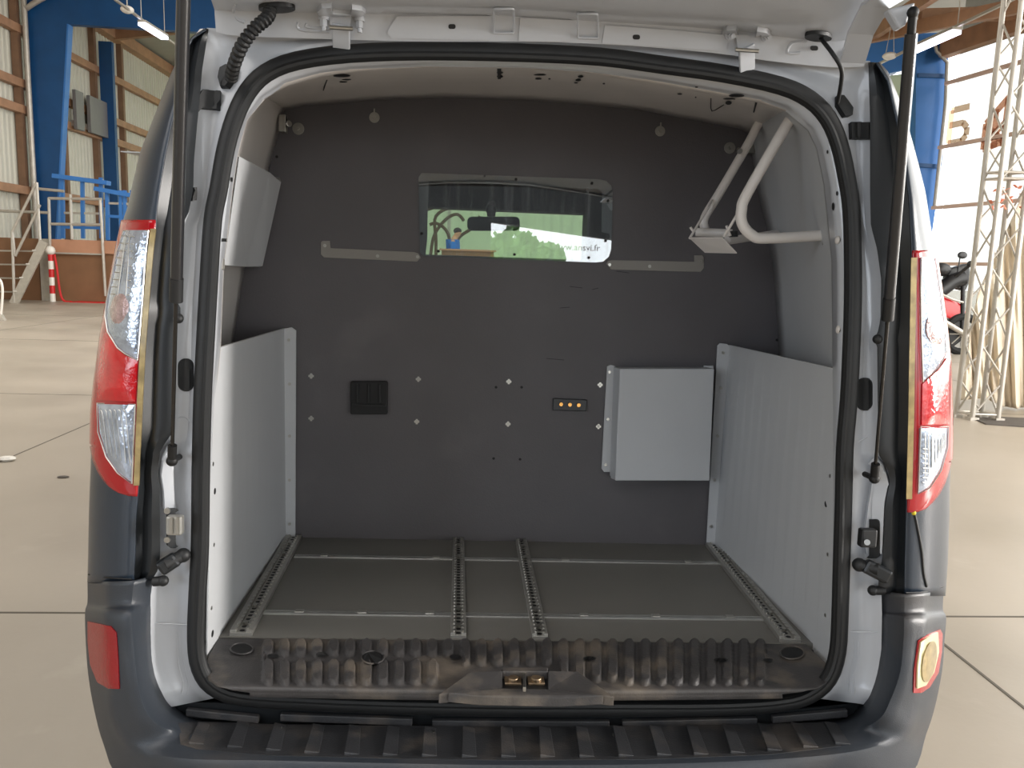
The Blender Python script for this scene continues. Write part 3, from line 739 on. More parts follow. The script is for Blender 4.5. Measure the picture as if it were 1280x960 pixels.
# open at the windscreen: build sides/roof up to Y 2.2 and a low nose after it
b = MB().grid(rows[:4]); part(b, 'body_shell', 'navy', smooth=True, solid=.004, soff=-1)
nose = []
for Y, z, k in ((2.9, 1.12, 1), (3.2, 1.08, .98), (3.55, 1.0, .95), (3.8, .9, .9), (3.92, .7, .86), (3.95, .4, .84)):
    nose.append([Vector((x*k, Y-abs(x)*.08, z-abs(x)**3*.1)) for x in np.linspace(-.88, .88, 15)])
part(MB().grid(nose), 'bonnet', 'navy', smooth=True, solid=.004)
for s in (-1, 1):
    part(MB().prism([(s*.89, 2.2, .4), (s*.89, 3.0, .4), (s*.80, 3.9, .4), (s*.80, 3.85, .88), (s*.86, 3.0, 1.1), (s*.88, 2.2, 1.05)], (-s*.02, 0, 0)), 'front_wing', 'navy', bevel=.004)
    part(MB().bar((s*.72, 2.12, 1.99), (s*.84, 2.95, 1.1), .05, .06), 'windscreen_pillar', 'trim', bevel=.01)

# ---- white rear jamb ring round the opening
SEAL = [(273,238),(282,187),(294,146),(310,114),(333,91),(371,76),(437,67),(531,64),(650,66),(750,71),(827,81),(905,92),(975,107),(1012,124),(1035,148),(1049,180),(1058,220),(1064,260),(1066,320),(1066,380),(1064,440),(1061,500),(1056,560),(1054,640),(1052,700),(1050,767),(1047,815),(1036,848),(1012,869),(975,879),(900,884),(770,885),(640,885),(500,882),(380,877),(300,871),(266,858),(250,835),(245,800),(247,740),(250,680),(251,590),(253,502),(256,440),(261,350),(266,275)]
def seal_y(py): return .045+.055*max(0, min(1, (420-py)/340))
JAMB = [((270,872),(217,883)),((252,853),(205,865)),((243,832),(193,835)),((238,797),(191,800)),((239,738),(193,738)),((240,714),(195,714)),((240,680),(199,680)),((241,640),(199,640)),((241,615),(198,615)),((241,590),(196,590)),((242,562),(200,562)),((243,545),(212,545)),((244,500),(217,500)),((248,440),(217,440)),((249,375),(220,375)),((254,282),(226,282)),((256,267),(235,267)),((261,237),(241,237)),((267,200),(242,200)),((277,170),(246,155)),((286,143),(250,115)),((300,116),(254,75)),((318,92),(262,38)),((350,72),(300,40)),((437,57),(420,38)),((531,53),(531,34)),((650,56),(650,36)),((765,61),(770,42)),((890,73),(900,56)),((952,86),(970,66)),((1000,100),(1030,76)),((1026,116),(1064,78)),((1045,135),(1085,80)),((1057,160),(1088,130)),((1065,200),(1089,200)),((1070,240),(1088,240)),((1074,282),(1089,282)),((1076,312),(1097,312)),((1076,350),(1102,350)),((1076,400),(1101,400)),((1075,425),(1095,425)),((1074,440),(1097,440)),((1069,530),(1098,530)),((1067,565),(1096,565)),((1067,587),(1110,587)),((1066,602),(1113,602)),((1066,630),(1107,630)),((1064,680),(1105,680)),((1063,700),(1103,700)),((1062,724),(1097,724)),((1060,767),(1098,767)),((1058,820),(1097,826)),((1047,855),(1088,861)),((1025,873),(1077,880))]
rows = []
for (ix, iy), (ox, oy) in JAMB:
    d = Vector((ix-ox, iy-oy)); d.normalize() if d.length else None
    ix2, iy2 = ix+d.x*9, iy+d.y*9; ox2, oy2 = ox-d.x*4, oy-d.y*4
    Yi = seal_y(iy); Yo = .03+.075*max(0, min(1, (330-oy)/290))
    r = []
    for k, t in enumerate((0, .25, .4, .6, .8, 1)):
        dep = (.0, .006, .016, .016, .008, 0)[k]
        r.append(P(ix2+(ox2-ix2)*t, iy2+(oy2-iy2)*t, Yi+(Yo-Yi)*t+dep))
    # return flange going forward round the corner, under the outer skins
    e = r[-1]; r.append(Vector((e.x, e.y+.05, e.z)))
    rows.append(r)
jamb = part(MB().grid(rows), 'rear_jamb', 'white', smooth=True, solid=.002)
JB = bvh_of(jamb)
# pressed stiffening beads and seam lines on the jamb
b = MB()
def bead(pts, r=.0016, bv=None, Yg=.05, target=b, off=.0):
    q = [hit(bv or JB, x, y, Yg) for x, y in pts]; target.tube(spline([p+n*off for p, n in q], 3), r, 6)
for pts_, rb in [([(222,788),(222,820),(225,838),(229,852),(227,868)], .0016), ([(229,788),(229,818),(232,838),(236,855),(234,868)], .0016), ([(1066,798),(1066,822),(1060,842),(1062,868)], .0016), ([(1073,800),(1073,826),(1067,844),(1068,868)], .0016), ([(193,779),(238,781)], .001), ([(1062,790),(1097,790)], .001), ([(222,522),(232,522),(240,532),(243,545)], .0016), ([(1072,553),(1085,546),(1096,545)], .0016)]:
    b = MB(); bead(pts_, rb, None, .05, b); part(b, 'pressed_bead', 'white', smooth=True)
# roof skin edge behind the header
roofrow = [[P(x, y, .12) for x, y in ((262,36),(300,38),(420,36),(531,32),(650,34),(770,40),(900,54),(970,64),(1030,74),(1085,78))]]
r2 = [Vector((p.x*1.12, .8, 1.98 if abs(p.x) > .6 else 2.05)) for p in roofrow[0]]
part(MB().grid([roofrow[0], r2]), 'roof_panel', 'navy', smooth=True, solid=.003)

# ---- black trim between jamb and lamps
rows = []
jl = [(36,260),(50,258),(88,252),(115,250),(155,246),(200,242),(237,241),(267,235),(282,226),(375,220),(380,225),(398,225),(404,219),(440,217),(500,217),(535,217),(545,212),(562,200),(590,196),(615,199),(640,199),(680,200),(705,199),(714,196),(724,190)]
for y in np.linspace(36, 724, 70):
    x0 = I_(y, [a for a, _ in jl], [c for _, c in jl]); x1 = I_(y, LY, LC)-2
    Yo = crease_y(y); Yi = .02+.075*max(0, min(1, (330-y)/290))
    rows.append([P(x0, y, Yi+.03), P(x0, y, Yi), P(x0+(x1-x0)*.3, y, Yi-.006), P(x0+(x1-x0)*.62, y, Yi+(Yo-Yi)*.6+.012), P(x1+3, y, Yo+.004), P(x1, y, Yo+.004)])
trimL = part(MB().grid(rows), 'pillar_trim', 'trim', smooth=True, solid=.002)
rows = []
jr = [(78,1086),(150,1088),(240,1088),(282,1089),(312,1097),(350,1102),(400,1101),(418,1097),(425,1093),(434,1097),(440,1097),(530,1098),(565,1097),(587,1110),(602,1113),(630,1107),(680,1105),(700,1103),(720,1099),(740,1098)]
for y in np.linspace(78, 742, 70):
    x0 = I_(y, [a for a, _ in jr], [c for _, c in jr]); x1 = I_(y, RY, RC)+2
    Yo = crease_y(y); Yi = .02+.075*max(0, min(1, (330-y)/290))
    rows.append([P(x0, y, Yi+.03), P(x0, y, Yi), P(x0+(x1-x0)*.3, y, Yi-.006), P(x0+(x1-x0)*.62, y, Yi+(Yo-Yi)*.6+.012), P(x1-3, y, Yo+.004), P(x1, y, Yo+.004)])
trimR = part(MB().grid(rows), 'pillar_trim', 'trim', smooth=True, solid=.002)
TL, TR = bvh_of(trimL), bvh_of(trimR)

# ---- tail lamps
def lamp(side, outline, zones, rng):
    ys = np.linspace(rng[0], rng[1], 90); rows = []
    for y in ys:
        row = skin_rows(side, [y])[0]
        if y > outline[0][0]:
            c, s_ = (I_(y, LY, LC), I_(y, LSY, LSX)) if side < 0 else (I_(y, RY, RC), I_(y, RSY, RSX))
            xc = I_(y, [a for a, _ in outline], [b for _, b in outline]); tm = math.asin(min(1, abs(c-xc)/abs(c-s_)))/(math.pi/2); Yc = crease_y(y); row = []
            for k in range(11):
                t = tm*k/10; row.append(P(c+(s_-c)*math.sin(t*math.pi/2), y, Yc+.10*(1-math.cos(t*math.pi/2))))
        tmp = []
        for i, p in enumerate(row[:11]):
            n = Vector((side*.2, -1, 0)) if i < 6 else Vector((side, -.5 if i < 9 else 0, 0))
            tmp.append(p+n.normalized()*.004)
        rows.append(tmp)
    root = MB().grid(rows).build('tail_lamp', 'red_rim', van, smooth=True, solid=.006, soff=-1)
    bv = bvh_of(root)
    for nm, m, poly, bl, lab in zones:
        o = patch(poly, bv, nm, m, root, off=.001, thick=.0015, step=4, Yg=.03, bulge=bl)
        o['label'] = lab
    return root, bv
lampL, LB = lamp(-1, [(556,114),(575,118),(589,124),(600,131),(610,140),(616,150),(620,163)], [
    ('clear_lens', 'clear', [(157,288),(187,288),(184,320),(179,380),(175,430),(173,449),(158,441),(149,434),(137,414),(134,395),(137,372),(143,345),(149,315)], .004, 'clear lens over a silver reflector'),
    ('brake_lens', 'red', [(131,416),(137,416),(149,437),(158,444),(173,451),(170,502),(124,500),(124,470),(127,440)], .003, 'bright red brake lens'),
    ('reversing_lens', 'clear', [(124,505),(170,506),(166,603),(149,590),(135,570),(126,540)], .004, 'clear reversing lens')],
    (275, 620))
lampR, RB = lamp(1, [(575,1188),(591,1184),(605,1179),(618,1172),(630,1162),(637,1154),(641,1142)], [
    ('clear_lens', 'clear', [(1150,323),(1167,323),(1171,352),(1178,406),(1181,440),(1171,458),(1153,476),(1151,420),(1150,360)], .004, 'clear lens over a silver reflector'),
    ('brake_lens', 'red', [(1152,480),(1171,463),(1182,448),(1184,470),(1185,530),(1151,531)], .003, 'bright red brake lens'),
    ('reversing_lens', 'clear', [(1149,535),(1183,535),(1182,560),(1174,587),(1160,608),(1147,616)], .004, 'clear reversing lens')],
    (313, 640))
for root, bv, loops in ((lampL, LB, ([(157,289),(187,289),(183,320),(179,380),(175,430),(173,450),(158,442),(149,435),(137,415),(134,395),(137,372),(143,345),(149,315)], [(124,504),(170,505),(166,604),(149,591),(135,571),(125,540)], ellipse(153,386,12,22,18,.15))),
                        (lampR, RB, ([(1150,322),(1167,322),(1171,352),(1178,406),(1181,441),(1171,459),(1152,477),(1150,420),(1149,360)], [(1149,533),(1183,533),(1182,560),(1174,588),(1160,609),(1146,617)], ellipse(1166,412,9,24,18,-.1)))):
    for lp in loops:
        q = [hit(bv, x, y, .03) for x, y in lp]; part(MB().tube([p+n*.004 for p, n in q], .0013, 6, closed=True), 'lens_border', 'alu', root, smooth=True)
for root, sd, tY, tC, ya, yb in ((lampL, -1, LY, LC, 286, 607), (lampR, 1, RY, RC, 322, 624)):
    rows = []
    for y in np.linspace(ya, yb, 40):
        c = I_(y, tY, tC); rows.append([P(c-sd*1.5, y, crease_y(y)+.006), P(c-sd*.5, y, crease_y(y)-.007), P(c+sd*6.5, y, crease_y(y)-.0065), P(c+sd*7.5, y, crease_y(y)+.004)])
    o = part(MB().grid(rows), 'lens_edge', 'gold', root, smooth=True); o['label'] = 'yellowed lens edge'
# lens detail: bulb domes and stepped prisms
for root, bv, c, pr in ((lampL, LB, (153, 386), [(160, 292, 14)]), (lampR, RB, (1166, 412), [])):
    p, n = hit(bv, *c, .03); patch(ellipse(c[0], c[1], 11, 20, 18, .15 if root is lampL else -.1), bv, 'bulb_dome', 'amber', root, off=.003, thick=.003, step=4, Yg=.03, bulge=.006)
b = MB()
for k in range(9):
    y = 296+k*9; x0 = I_(y, LSY, LSX)+7; x1 = 172-k*.8
    bead([(x0, y), (x1, y+1)], .0011, LB, .03, b, .007)
for u in (0.3, .62):
    bead([(I_(y, LSY, LSX)+7+(166-I_(y, LSY, LSX))*u, y) for y in (294, 320, 345, 370)], .0010, LB, .03, b, .007)
part(b, 'lens_prism', 'alu', lampL, smooth=True)
b = MB()
for k in range(7):
    x = 1153+k*4; bead([(x, 540), (x, 596-k*6)], .0009, RB, .03, b, .007)
for k in range(8): bead([(1150, 560+k*6), (1156, 561+k*6)], .0012, RB, .03, b, .007)
part(b, 'lens_prism', 'alu', lampR, smooth=True)
b = MB()
for k in range(6): 
    x = 130+k*5.5; bead([(x, 512), (x+3, 520), (x+8, 566+k*3)], .0009, LB, .03, b, .007)
part(b, 'lens_prism', 'alu', lampL, smooth=True)

# ---- bumper
def bsec(a, c1, c2, fc, side): return [P(*a), P(*c1), P(*c2), P(*fc), side]
secs = []
def fwd(p, d): q = P(*p); return Vector((q.x*1.004, q.y+d, q.z))
U = [((198,718,.045),(167,726,-.012),(138,727,.0),(110,726,.09)),
     ((194,750,.045),(164,756,-.015),(137,756,.0),(110,753,.09)),
     ((192,764,.045),(163,768,-.04),(134,768,-.025),(107,766,.08)),
     ((191,800,.045),(166,804,-.045),(138,805,-.03),(108,803,.08)),
     ((193,833,.045),(170,845,-.055),(140,850,-.035),(111,843,.07)),
     ((203,861,.045),(178,880,-.06),(141,893,-.03),(118,885,.05)),
     ((215,882,.04),(194,904,-.06),(158,926,-.04),(130,930,.03))]
for s in U: secs.append([P(*p) for p in s]+[fwd(s[3], .25), fwd(s[3], .7)])
def low(s):
    a = [P(*p) for p in s]; e = a[3]
    return a+[Vector((e.x*.99, e.y+.01, e.z-.10)), Vector((e.x*.96, e.y+.10, e.z-.19))]
Bt = [((236,897,.04),(224,916,-.03),(188,941,-.07),(152,972,-.02)),
      ((262,903,.04),(256,922,-.03),(242,949,-.10),(226,986,-.09)),
      ((340,905,.04),(338,925,-.03),(334,951,-.115),(332,985,-.12)),
      ((500,907,.04),(500,927,-.03),(500,955,-.125),(500,990,-.13)),
      ((640,908,.04),(640,928,-.03),(640,957,-.127),(640,992,-.132)),
      ((800,907,.04),(802,927,-.03),(804,956,-.125),(806,992,-.13)),
      ((950,905,.04),(954,924,-.03),(958,950,-.115),(962,986,-.12)),
      ((1035,902,.04),(1042,920,-.03),(1054,941,-.10),(1070,980,-.09)),
      ((1062,896,.04),(1075,912,-.03),(1104,929,-.07),(1138,965,-.02))]
for s in Bt: secs.append(low(s))
Ur = [((1078,880,.04),(1100,898,-.06),(1134,915,-.04),(1157,918,.03)),
      ((1088,861,.045),(1113,876,-.06),(1143,884,-.03),(1168,884,.05)),
      ((1096,828,.045),(1126,840,-.055),(1150,842,-.035),(1177,838,.07)),
      ((1098,800,.045),(1130,802,-.045),(1155,802,-.03),(1180,800,.08)),
      ((1098,770,.045),(1131,774,-.04),(1156,775,-.025),(1182,772,.08)),
      ((1098,762,.045),(1131,766,-.015),(1155,764,.0),(1178,762,.09)),
      ((1097,738,.045),(1131,743,-.012),(1155,741,.0),(1179,738,.09))]
for s in Ur: secs.append([P(*p) for p in s]+[fwd(s[3], .25), fwd(s[3], .7)])
# smooth along and across
cols = list(zip(*secs)); cols = [spline(c, 4) for c in cols]
def fillet(r, f=.16):
    out = [r[0]]
    for i in range(1, len(r)-1):
        p, a, c = r[i], r[i-1], r[i+1]; lim = .02 if i < 3 else .005; da = min(lim, (p-a).length*f); dc = min(lim, (c-p).length*f)
        u = p+(a-p).normalized()*da; w_ = p+(c-p).normalized()*dc
        out += [a.lerp(u, .5), u, p*.5+(u+w_)*.25, w_]
    return out+[r[-1]]
rows = [fillet(list(r)) for r in zip(*cols)]
bumper = part(MB().grid(rows), 'rear_bumper', 'bumper', smooth=True, solid=.004)
BB = bvh_of(bumper)
# ribbed step tread
tread_poly = [(222,905),(262,904),(340,907),(500,909),(640,910),(800,909),(950,907),(1035,904),(1050,908),(1052,934),(960,945),(804,951),(640,952),(500,950),(334,946),(246,938),(226,932)]
tread = patch(tread_poly, BB, 'step_tread', 'tread', bumper, off=.001, thick=.002, step=12, Yg=-.02)
ribs = [((247,907),(236,933)),((297,905),(284,937)),((343,908),(332,941)),((391,909),(380,944)),((436,910),(430,946)),((484,911),(478,947)),((530,912),(527,948)),((578,912),(577,949)),((625,912),(626,949)),((673,912),(675,949)),((719,912),(724,949)),((765,911),(773,948)),((811,911),(821,947)),((857,910),(867,946)),((902,909),(913,944)),((947,908),(959,941)),((988,907),(1004,937)),((1030,906),(1044,933))]
for (x0, y0), (x1, y1) in ribs:
    lean = (x1-x0)*.5
    q = [(x0, y0), (x0+15, y0), (x1+19, y1-1), (x1, y1)]
    b = MB(); pts = []
    for (x, y), h in zip(q, (.006, .001, .001, .006)):
        p, n = hit(BB, x, y, -.02); pts.append((p, n, h))
    top = [p+n*(.003+h) for p, n, h in pts]; bot = [p+n*.001 for p, n, h in pts]
    b.add(top+bot, [(0,1,2,3),(7,6,5,4),(0,4,5,1),(1,5,6,2),(2,6,7,3),(3,7,4,0)])
    part(b, 'tread_rib', 'tread', tread, bevel=.0015)
for x, y in ((349,913),(540,918),(769,921),(956,917)):
    p, n = hit(BB, x, y, -.02); part(MB().cyl(p, p+n*.006, .006, 12), 'bumper_screw', 'steel', bumper)
# reflectors
o = patch([(112,776),(140,782),(147,790),(149,815),(151,860),(138,860),(124,852),(115,830),(112,800)], BB, 'bumper_reflector', 'refl', van, off=.001, thick=.003, step=5, Yg=.0, bulge=.002); o['label'] = 'solid red bumper reflector'
o = patch([(1146,800),(1158,792),(1173,786),(1176,792),(1175,815),(1171,840),(1160,858),(1150,865),(1140,865),(1141,835)], BB, 'bumper_reflector', 'red_rim', van, off=.001, thick=.003, step=5, Yg=.0); o['label'] = 'bumper reflector with bleached centre and red rim'
RB2 = bvh_of(o)
patch([(1150,802),(1160,795),(1171,790),(1172,815),(1166,840),(1156,856),(1145,860),(1146,830)], RB2, 'reflector_centre', 'shell_cream', o, off=.001, thick=.002, step=5, Yg=.0)
patch(ellipse(1159, 826, 8, 26, 22, .18), RB2, 'reflector_cup', 'gold', o, off=.003, thick=.002, step=4, Yg=.0)
patch(rrect(234, 949, 262, 985, 4), BB, 'tow_cover', 'bumper', bumper, off=.0, thick=.002, step=8, Yg=-.1)
# seams between wing and bumper, and damage streak on the right skin
b = MB(); SL, SR = bvh_of(skins[-1]), bvh_of(skins[1])
bead([(111,718),(135,722),(165,724)], .002, SL, .0, b); part(b, 'panel_gap', 'black', smooth=True)
b = MB(); bead([(1132,741),(1155,740),(1178,733)], .002, SR, .0, b); part(b, 'panel_gap', 'black', smooth=True)
b = MB(); bead([(1143,643),(1147,662),(1152,690),(1154,715),(1158,733)], .0035, SR, .0, b); o = part(b, 'scuff_streak', 'black', smooth=True)
p, n = hit(SR, 1142, 641, 0); part(MB().sphere(p, .005), 'lamp_clip', mat('yellow_clip', (220, 200, 40), .4))

# ---- weatherstrip
pts = spline([P(x, y, seal_y(y)-.008) for x, y in SEAL], 3, True)
seal = part(MB().tube(pts, .018, 12, closed=True, ell=(.8, 1)), 'weatherstrip', 'rubber', smooth=True)
cen = Vector((0, 0, 1.2))
pin = [p+(Vector((cen.x-p.x, 0, cen.z-p.z)).normalized())*.010+Vector((0, -.010, 0)) for p in pts]
part(MB().tube(pin, .0075, 8, closed=True), 'sealing_lip', 'rubber', seal, smooth=True)

# ---- inner ring and interior lining
RING = [(257,800),(258,740),(262,680),(264,600),(268,500),(275,438),(279,333),(283,300),(290,240),(296,198),(301,175),(309,149),(330,124),(360,106),(400,95),(437,90),(531,84),(650,85),(734,91),(827,106),(900,119),(950,128),(982,139),(1010,163),(1021,186),(1030,230),(1035,280),(1040,326),(1041,425),(1041,470),(1041,600),(1040,740),(1036,830)]
FAR = [(287,800),(287,740),(287,680),(287,600),(289,500),(291,438),(307,333),(313,300),(330,240),(341,196),(350,164),(352,150),(356,138),(380,133),(422,130),(487,125),(560,123),(650,126),(734,132),(796,138),(865,151),(921,161),(936,168),(939,191),(943,225),(951,260),(958,287),(966,340),(972,422),(973,470),(973,600),(973,740),(973,800)]
def seal_at(x, y):
    # nearest point of the seal loop, used as the ring's outer edge
    q = min(spline([Vector((a, b, 0)) for a, b in SEAL], 6, True), key=lambda v: (v.x-x)**2+(v.y-y)**2); return q.x, q.y
rows = []
for x, y in RING:
    sx, sy = seal_at(x, y)
    rows.append([P(sx, sy, seal_y(sy)+.004), P(sx+(x-sx)*.62, sy+(y-sy)*.62, seal_y(sy)+.02), P(sx+(x-sx)*.8, sy+(y-sy)*.8, seal_y(sy)+.045), P(x, y, .16)])
ring = part(MB().grid([spline(r, 3) for r in rows]), 'door_frame_flange', 'white', smooth=True, solid=.002)
RG = bvh_of(ring)
rows = []
for (x, y), (fx, fy) in zip(RING, FAR):
    a = P(x, y, .16); c = P(fx, fy, .966); out = Vector((a.x, 0, a.z-1.2)).normalized()
    rows.append([a, a+out*.012+Vector((0, .01, 0)), a.lerp(c, .35)+out*.02, a.lerp(c, .7)+out*.02, c+out*.004])
# split into side walls and ceiling
def sub(rows, i, j): return [spline(r, 2) for r in rows[i:j]]
part(MB().grid(sub(rows, 0, 13)), 'side_lining', 'inner_white', smooth=True, solid=.003)
ceil = part(MB().grid(sub(rows, 12, 23)), 'roof_lining', 'inner_white', smooth=True, solid=.003)
part(MB().grid(sub(rows, 22, 33)), 'side_lining', 'liner', smooth=True, solid=.003)
CB = bvh_of(ceil, ring)
b = MB()
def slot(x, y, rx, ry, bv=CB, Yg=.2, t=b):
    p, n = hit(bv, x, y, Yg)
    pts = []
    for ex, ey in ellipse(x, y, rx, ry, 14):
        q, m = hit(bv, ex, ey, Yg); pts.append(q+n*.003)
    part(MB().add(pts, [tuple(range(len(pts)))]), 'access_hole', 'black')
for x, y, rx, ry in ((427,93,11,2),(433,98,6,.8),(429,101,5,.8),(625,89,4,1.6),(625,94,4,1.8),(624,98,3,.7),(675,92,8,1),(673,97,4,1.2),(687,97,1.5,1),(726,94,3.6,1.6),(723,98.5,3.6,1.6),(720,102,2.6,.8),(755,103,1.6,1),(871,107,2,1),(850,116,3,1),(921,118,10,2),(912,122,8,1),(911,127,4,2.6),(942,142,1.8,3),(870,120,1,1)):
    slot(x, y, rx, ry)
for x, y, rx, ry in ((1035,190,1.2,2.5),(1047,242,1.5,3),(1043,258,1.8,5),(1050,300,1.5,2.5),(1050,413,1.5,2.5),(299,158,1.2,2),(288,224,1.2,3),(283,300,1.6,2),(286,212,1,2)):
    slot(x, y, rx, ry, RG, .08)
b = MB()
for pts in ([(404,112),(412,118)],[(905,130),(890,138),(884,143)]): bead(pts, .0012, CB, .4, b, .002)
part(b, 'loose_wire', 'black')
# stiffening dents on ring
for x, y in ((1047,300),(1048,412)):
    p, n = hit(RG, x, y, .08); part(MB().sphere(p, .009, 12, (.5, 1, 1)), 'pressed_dimple', 'inner_white', ring, smooth=True)

# ---- bulkhead with window cut-out
outer = [(FAR[i][0], FAR[i][1]) for i in range(len(FAR))]
cx, cy = 630, 400
outer = [(cx+(x-cx)*1.03, cy+(y-cy)*1.03) for x, y in outer]
HOLE = [(536,225),(748,235),(754,238),(754,290),(763,292),(763,312),(760,321),(754,326),(744,327),(530,319),(532,300),(534,250)]  # white reflection running over the frame put into the wider lower right shape
def plate(outer, holes, Y, t, name, m, parent, Pf=None, bevel=0):
    Pf = Pf or (lambda x, y: P(x, y, Y))
    vs = [Vector(p) for p in outer]; es = [(i, (i+1) % len(outer)) for i in range(len(outer))]
    for h in holes:
        o = len(vs); vs += [Vector(p) for p in h]; es += [(o+i, o+(i+1) % len(h)) for i in range(len(h))]
    V, _, Fc, *_ = delaunay_2d_cdt(vs, es, [], 1, 1e-4)
    def inh(c):
        for h in holes:
            n = len(h); k = False
            for i in range(n):
                a, b = h[i], h[i-1]
                if (a[1] > c[1]) != (b[1] > c[1]) and c[0] < (b[0]-a[0])*(c[1]-a[1])/(b[1]-a[1])+a[0]: k = not k
            if k: return True
        return False
    Fc = [f for f in Fc if not inh(sum((V[i] for i in f), Vector((0, 0)))/len(f))]
    n = len(V); a = [Pf(v.x, v.y) for v in V]; d = [p+Vector((0, t, 0)) for p in a]
    faces = [tuple(f) for f in Fc]+[tuple(reversed([i+n for i in f])) for f in Fc]; cnt = {}
    for f in Fc:
        for i in range(len(f)):
            e = tuple(sorted((f[i], f[(i+1) % len(f)]))); cnt[e] = cnt.get(e, 0)+1
    for (i, j), c in cnt.items():
        if c == 1: faces.append((i, j, j+n, i+n))
    return MB().add(a+d, faces).build(name, m, parent, bevel=bevel)
bulk = plate(outer, [HOLE], .966, .012, 'bulkhead', 'bulk', van)
OUT = [(527,216),(748,224),(758,226),(764,232),(766,240),(764,312),(761,321),(754,327),(744,328),(530,320),(525,316),(523,222)]
INN = [(536,225),(748,235),(754,238),(754,290),(764,292),(764,312),(761,321),(754,326.5),(744,327.5),(530,319.5),(532,300),(534,250)]
fr = plate(OUT, [[(536,226),(747,236),(753,239),(752,289.5),(762,292),(762,311),(759,319),(753,325),(744,325.5),(532,318),(534,300),(535,250)]], .963, .003, 'window_frame', 'frame_grey', bulk)
pane = plate(OUT, [], PANE_Y, .004, 'window_pane', 'pane', bulk)
b = MB()
for x, y in ((645,224),(740,229),(760,251),(757,301),(736,322),(643,318),(548,314),(527,292)):
    p = P(x, y, .956); b.cyl(p, p+Vector((0, .004, 0)), .0045, 12)
part(b, 'frame_screw', 'black', bulk)
def screw(x, y, Y=.9655, r=.007, name='bulkhead_screw', m='steel', cross=True, par=None):
    p = P(x, y, Y); b = MB().cyl(p, p+Vector((0, -.002, 0)), r, 14)
    if cross:
        b = MB(); b.box(p+Vector((0, -.002, 0)), (.016, .003, .006)); b.box(p+Vector((0, -.002, 0)), (.006, .003, .016)); b.cyl(p, p+Vector((0, -.0015, 0)), r*.9, 12)
    return part(b, name, m, par or bulk)
for x, y in ((389,470),(389,523),(523,474),(521,527),(636,477),(635,530),(750,481),(748,533)): screw(x, y)
for x, y, r in ((373,161,.018),(468,147,.016),(825,164,.016),(912,185,.018)):
    p = P(x, y, .965); o = part(MB().cyl(p, p+Vector((0, -.003, 0)), r, 20), 'washer', 'alu_dull', bulk, bevel=.001)
    part(MB().cyl(p, p+Vector((0, -.012, 0)), .005, 8), 'washer_bolt', 'steel', o)
    if r < .017: part(MB().box(p+Vector((0, -.006, .015)), (.004, .003, .02)), 'cable_tie', 'alu_dull', o)
b = MB()
for x, y in ((620,484),(652,484),(617,573),(650,574),(346,196),(296,389),(971,425)):
    p = P(x, y, .9655); b.cyl(p, p+Vector((0, -.001, 0)), .0045, 8)
for a, c in (((683,448),(705,450)),((712,358),(728,360)),((740,362),(748,360)),((700,385),(712,384)),((770,339),(786,341))):
    b.bar(P(*a, .9655), P(*c, .9655), .0012, .0015)
part(b, 'scratch_and_hole', 'black', bulk)
o = flat([(401,303),(403,301),(412,301),(413,310),(518,315),(523,317),(526,322),(521,327),(405,322),(401,318)], .962, .004, 'long_bracket', 'bracket', bulk)
for x, y in ((406,307),(472,320),(522,321)): screw(x, y, .961, .005, 'rivet', 'steel', False, o)
o = flat([(758,330),(760,326),(765,325),(868,327),(868,319),(878,319),(880,322),(880,335),(876,340),(764,337)], .962, .004, 'long_bracket', 'bracket', bulk)
for x, y in ((762,331),(812,333),(876,327)): screw(x, y, .961, .005, 'rivet', 'steel', False, o)
# black switch socket
o = flat(rrect(438,477,484,518,2), .945, .02, 'relay_socket', 'black', bulk, .002)
b = MB()
for x in (447, 461, 475): b.bar(P(x, 480, .943), P(x, 503, .943), .014, .006)
b.bar(P(440, 506, .943), P(482, 507, .943), .012, .006); part(b, 'socket_rib', 'rubber', o, bevel=.001)
o = flat([(692,498),(734,500),(733,514),(691,513)], .955, .010, 'terminal_plate', 'trim', bulk, .002)
for x, y in ((701,505),(712,505.5),(723,506)): p = P(x, y, .955); part(MB().cyl(p, p+Vector((0, -.010, 0)), .006, 12), 'brass_terminal', 'brass', o)
# sheet metal cover box
FB = .885
b = MB(); q = [P(775,461,FB), P(893,461,FB), P(887,601,FB), P(769,601,FB)]
r_ = [P(767,462,.955), P(893,463,.955), P(887,598,.955), P(762,598,.955)]
r_[1] = Vector((q[1].x+.0, .955, q[1].z)); r_[2] = Vector((q[2].x, .955, q[2].z)); r_[3] = Vector((r_[3].x, .955, q[3].z)); r_[0] = Vector((r_[0].x, .955, q[0].z))
b.add(q+r_, [(0,1,2,3),(4,0,3,7),(1,5,6,2),(4,5,1,0),(3,2,6,7)])
box = part(b, 'cover_box', 'liner', bulk, bevel=.003)
o = flat([(759,458),(763,456),(768,457),(775,462),(769,600),(764,598),(763,590),(755,590),(752,586)], .955, .008, 'cover_flange', 'liner', box)
for x, y in ((762,465),(760,524),(757,581)): screw(x, y, .954, .005, 'rivet', 'steel', False, o)
part(MB().bar(P(765.5,577,.945), P(765,586,.945), .004, .003), 'cover_slot', 'black', box)
flat([(880,457),(892,457),(892,463),(880,463)], .955, .006, 'cover_tab', 'liner', box)

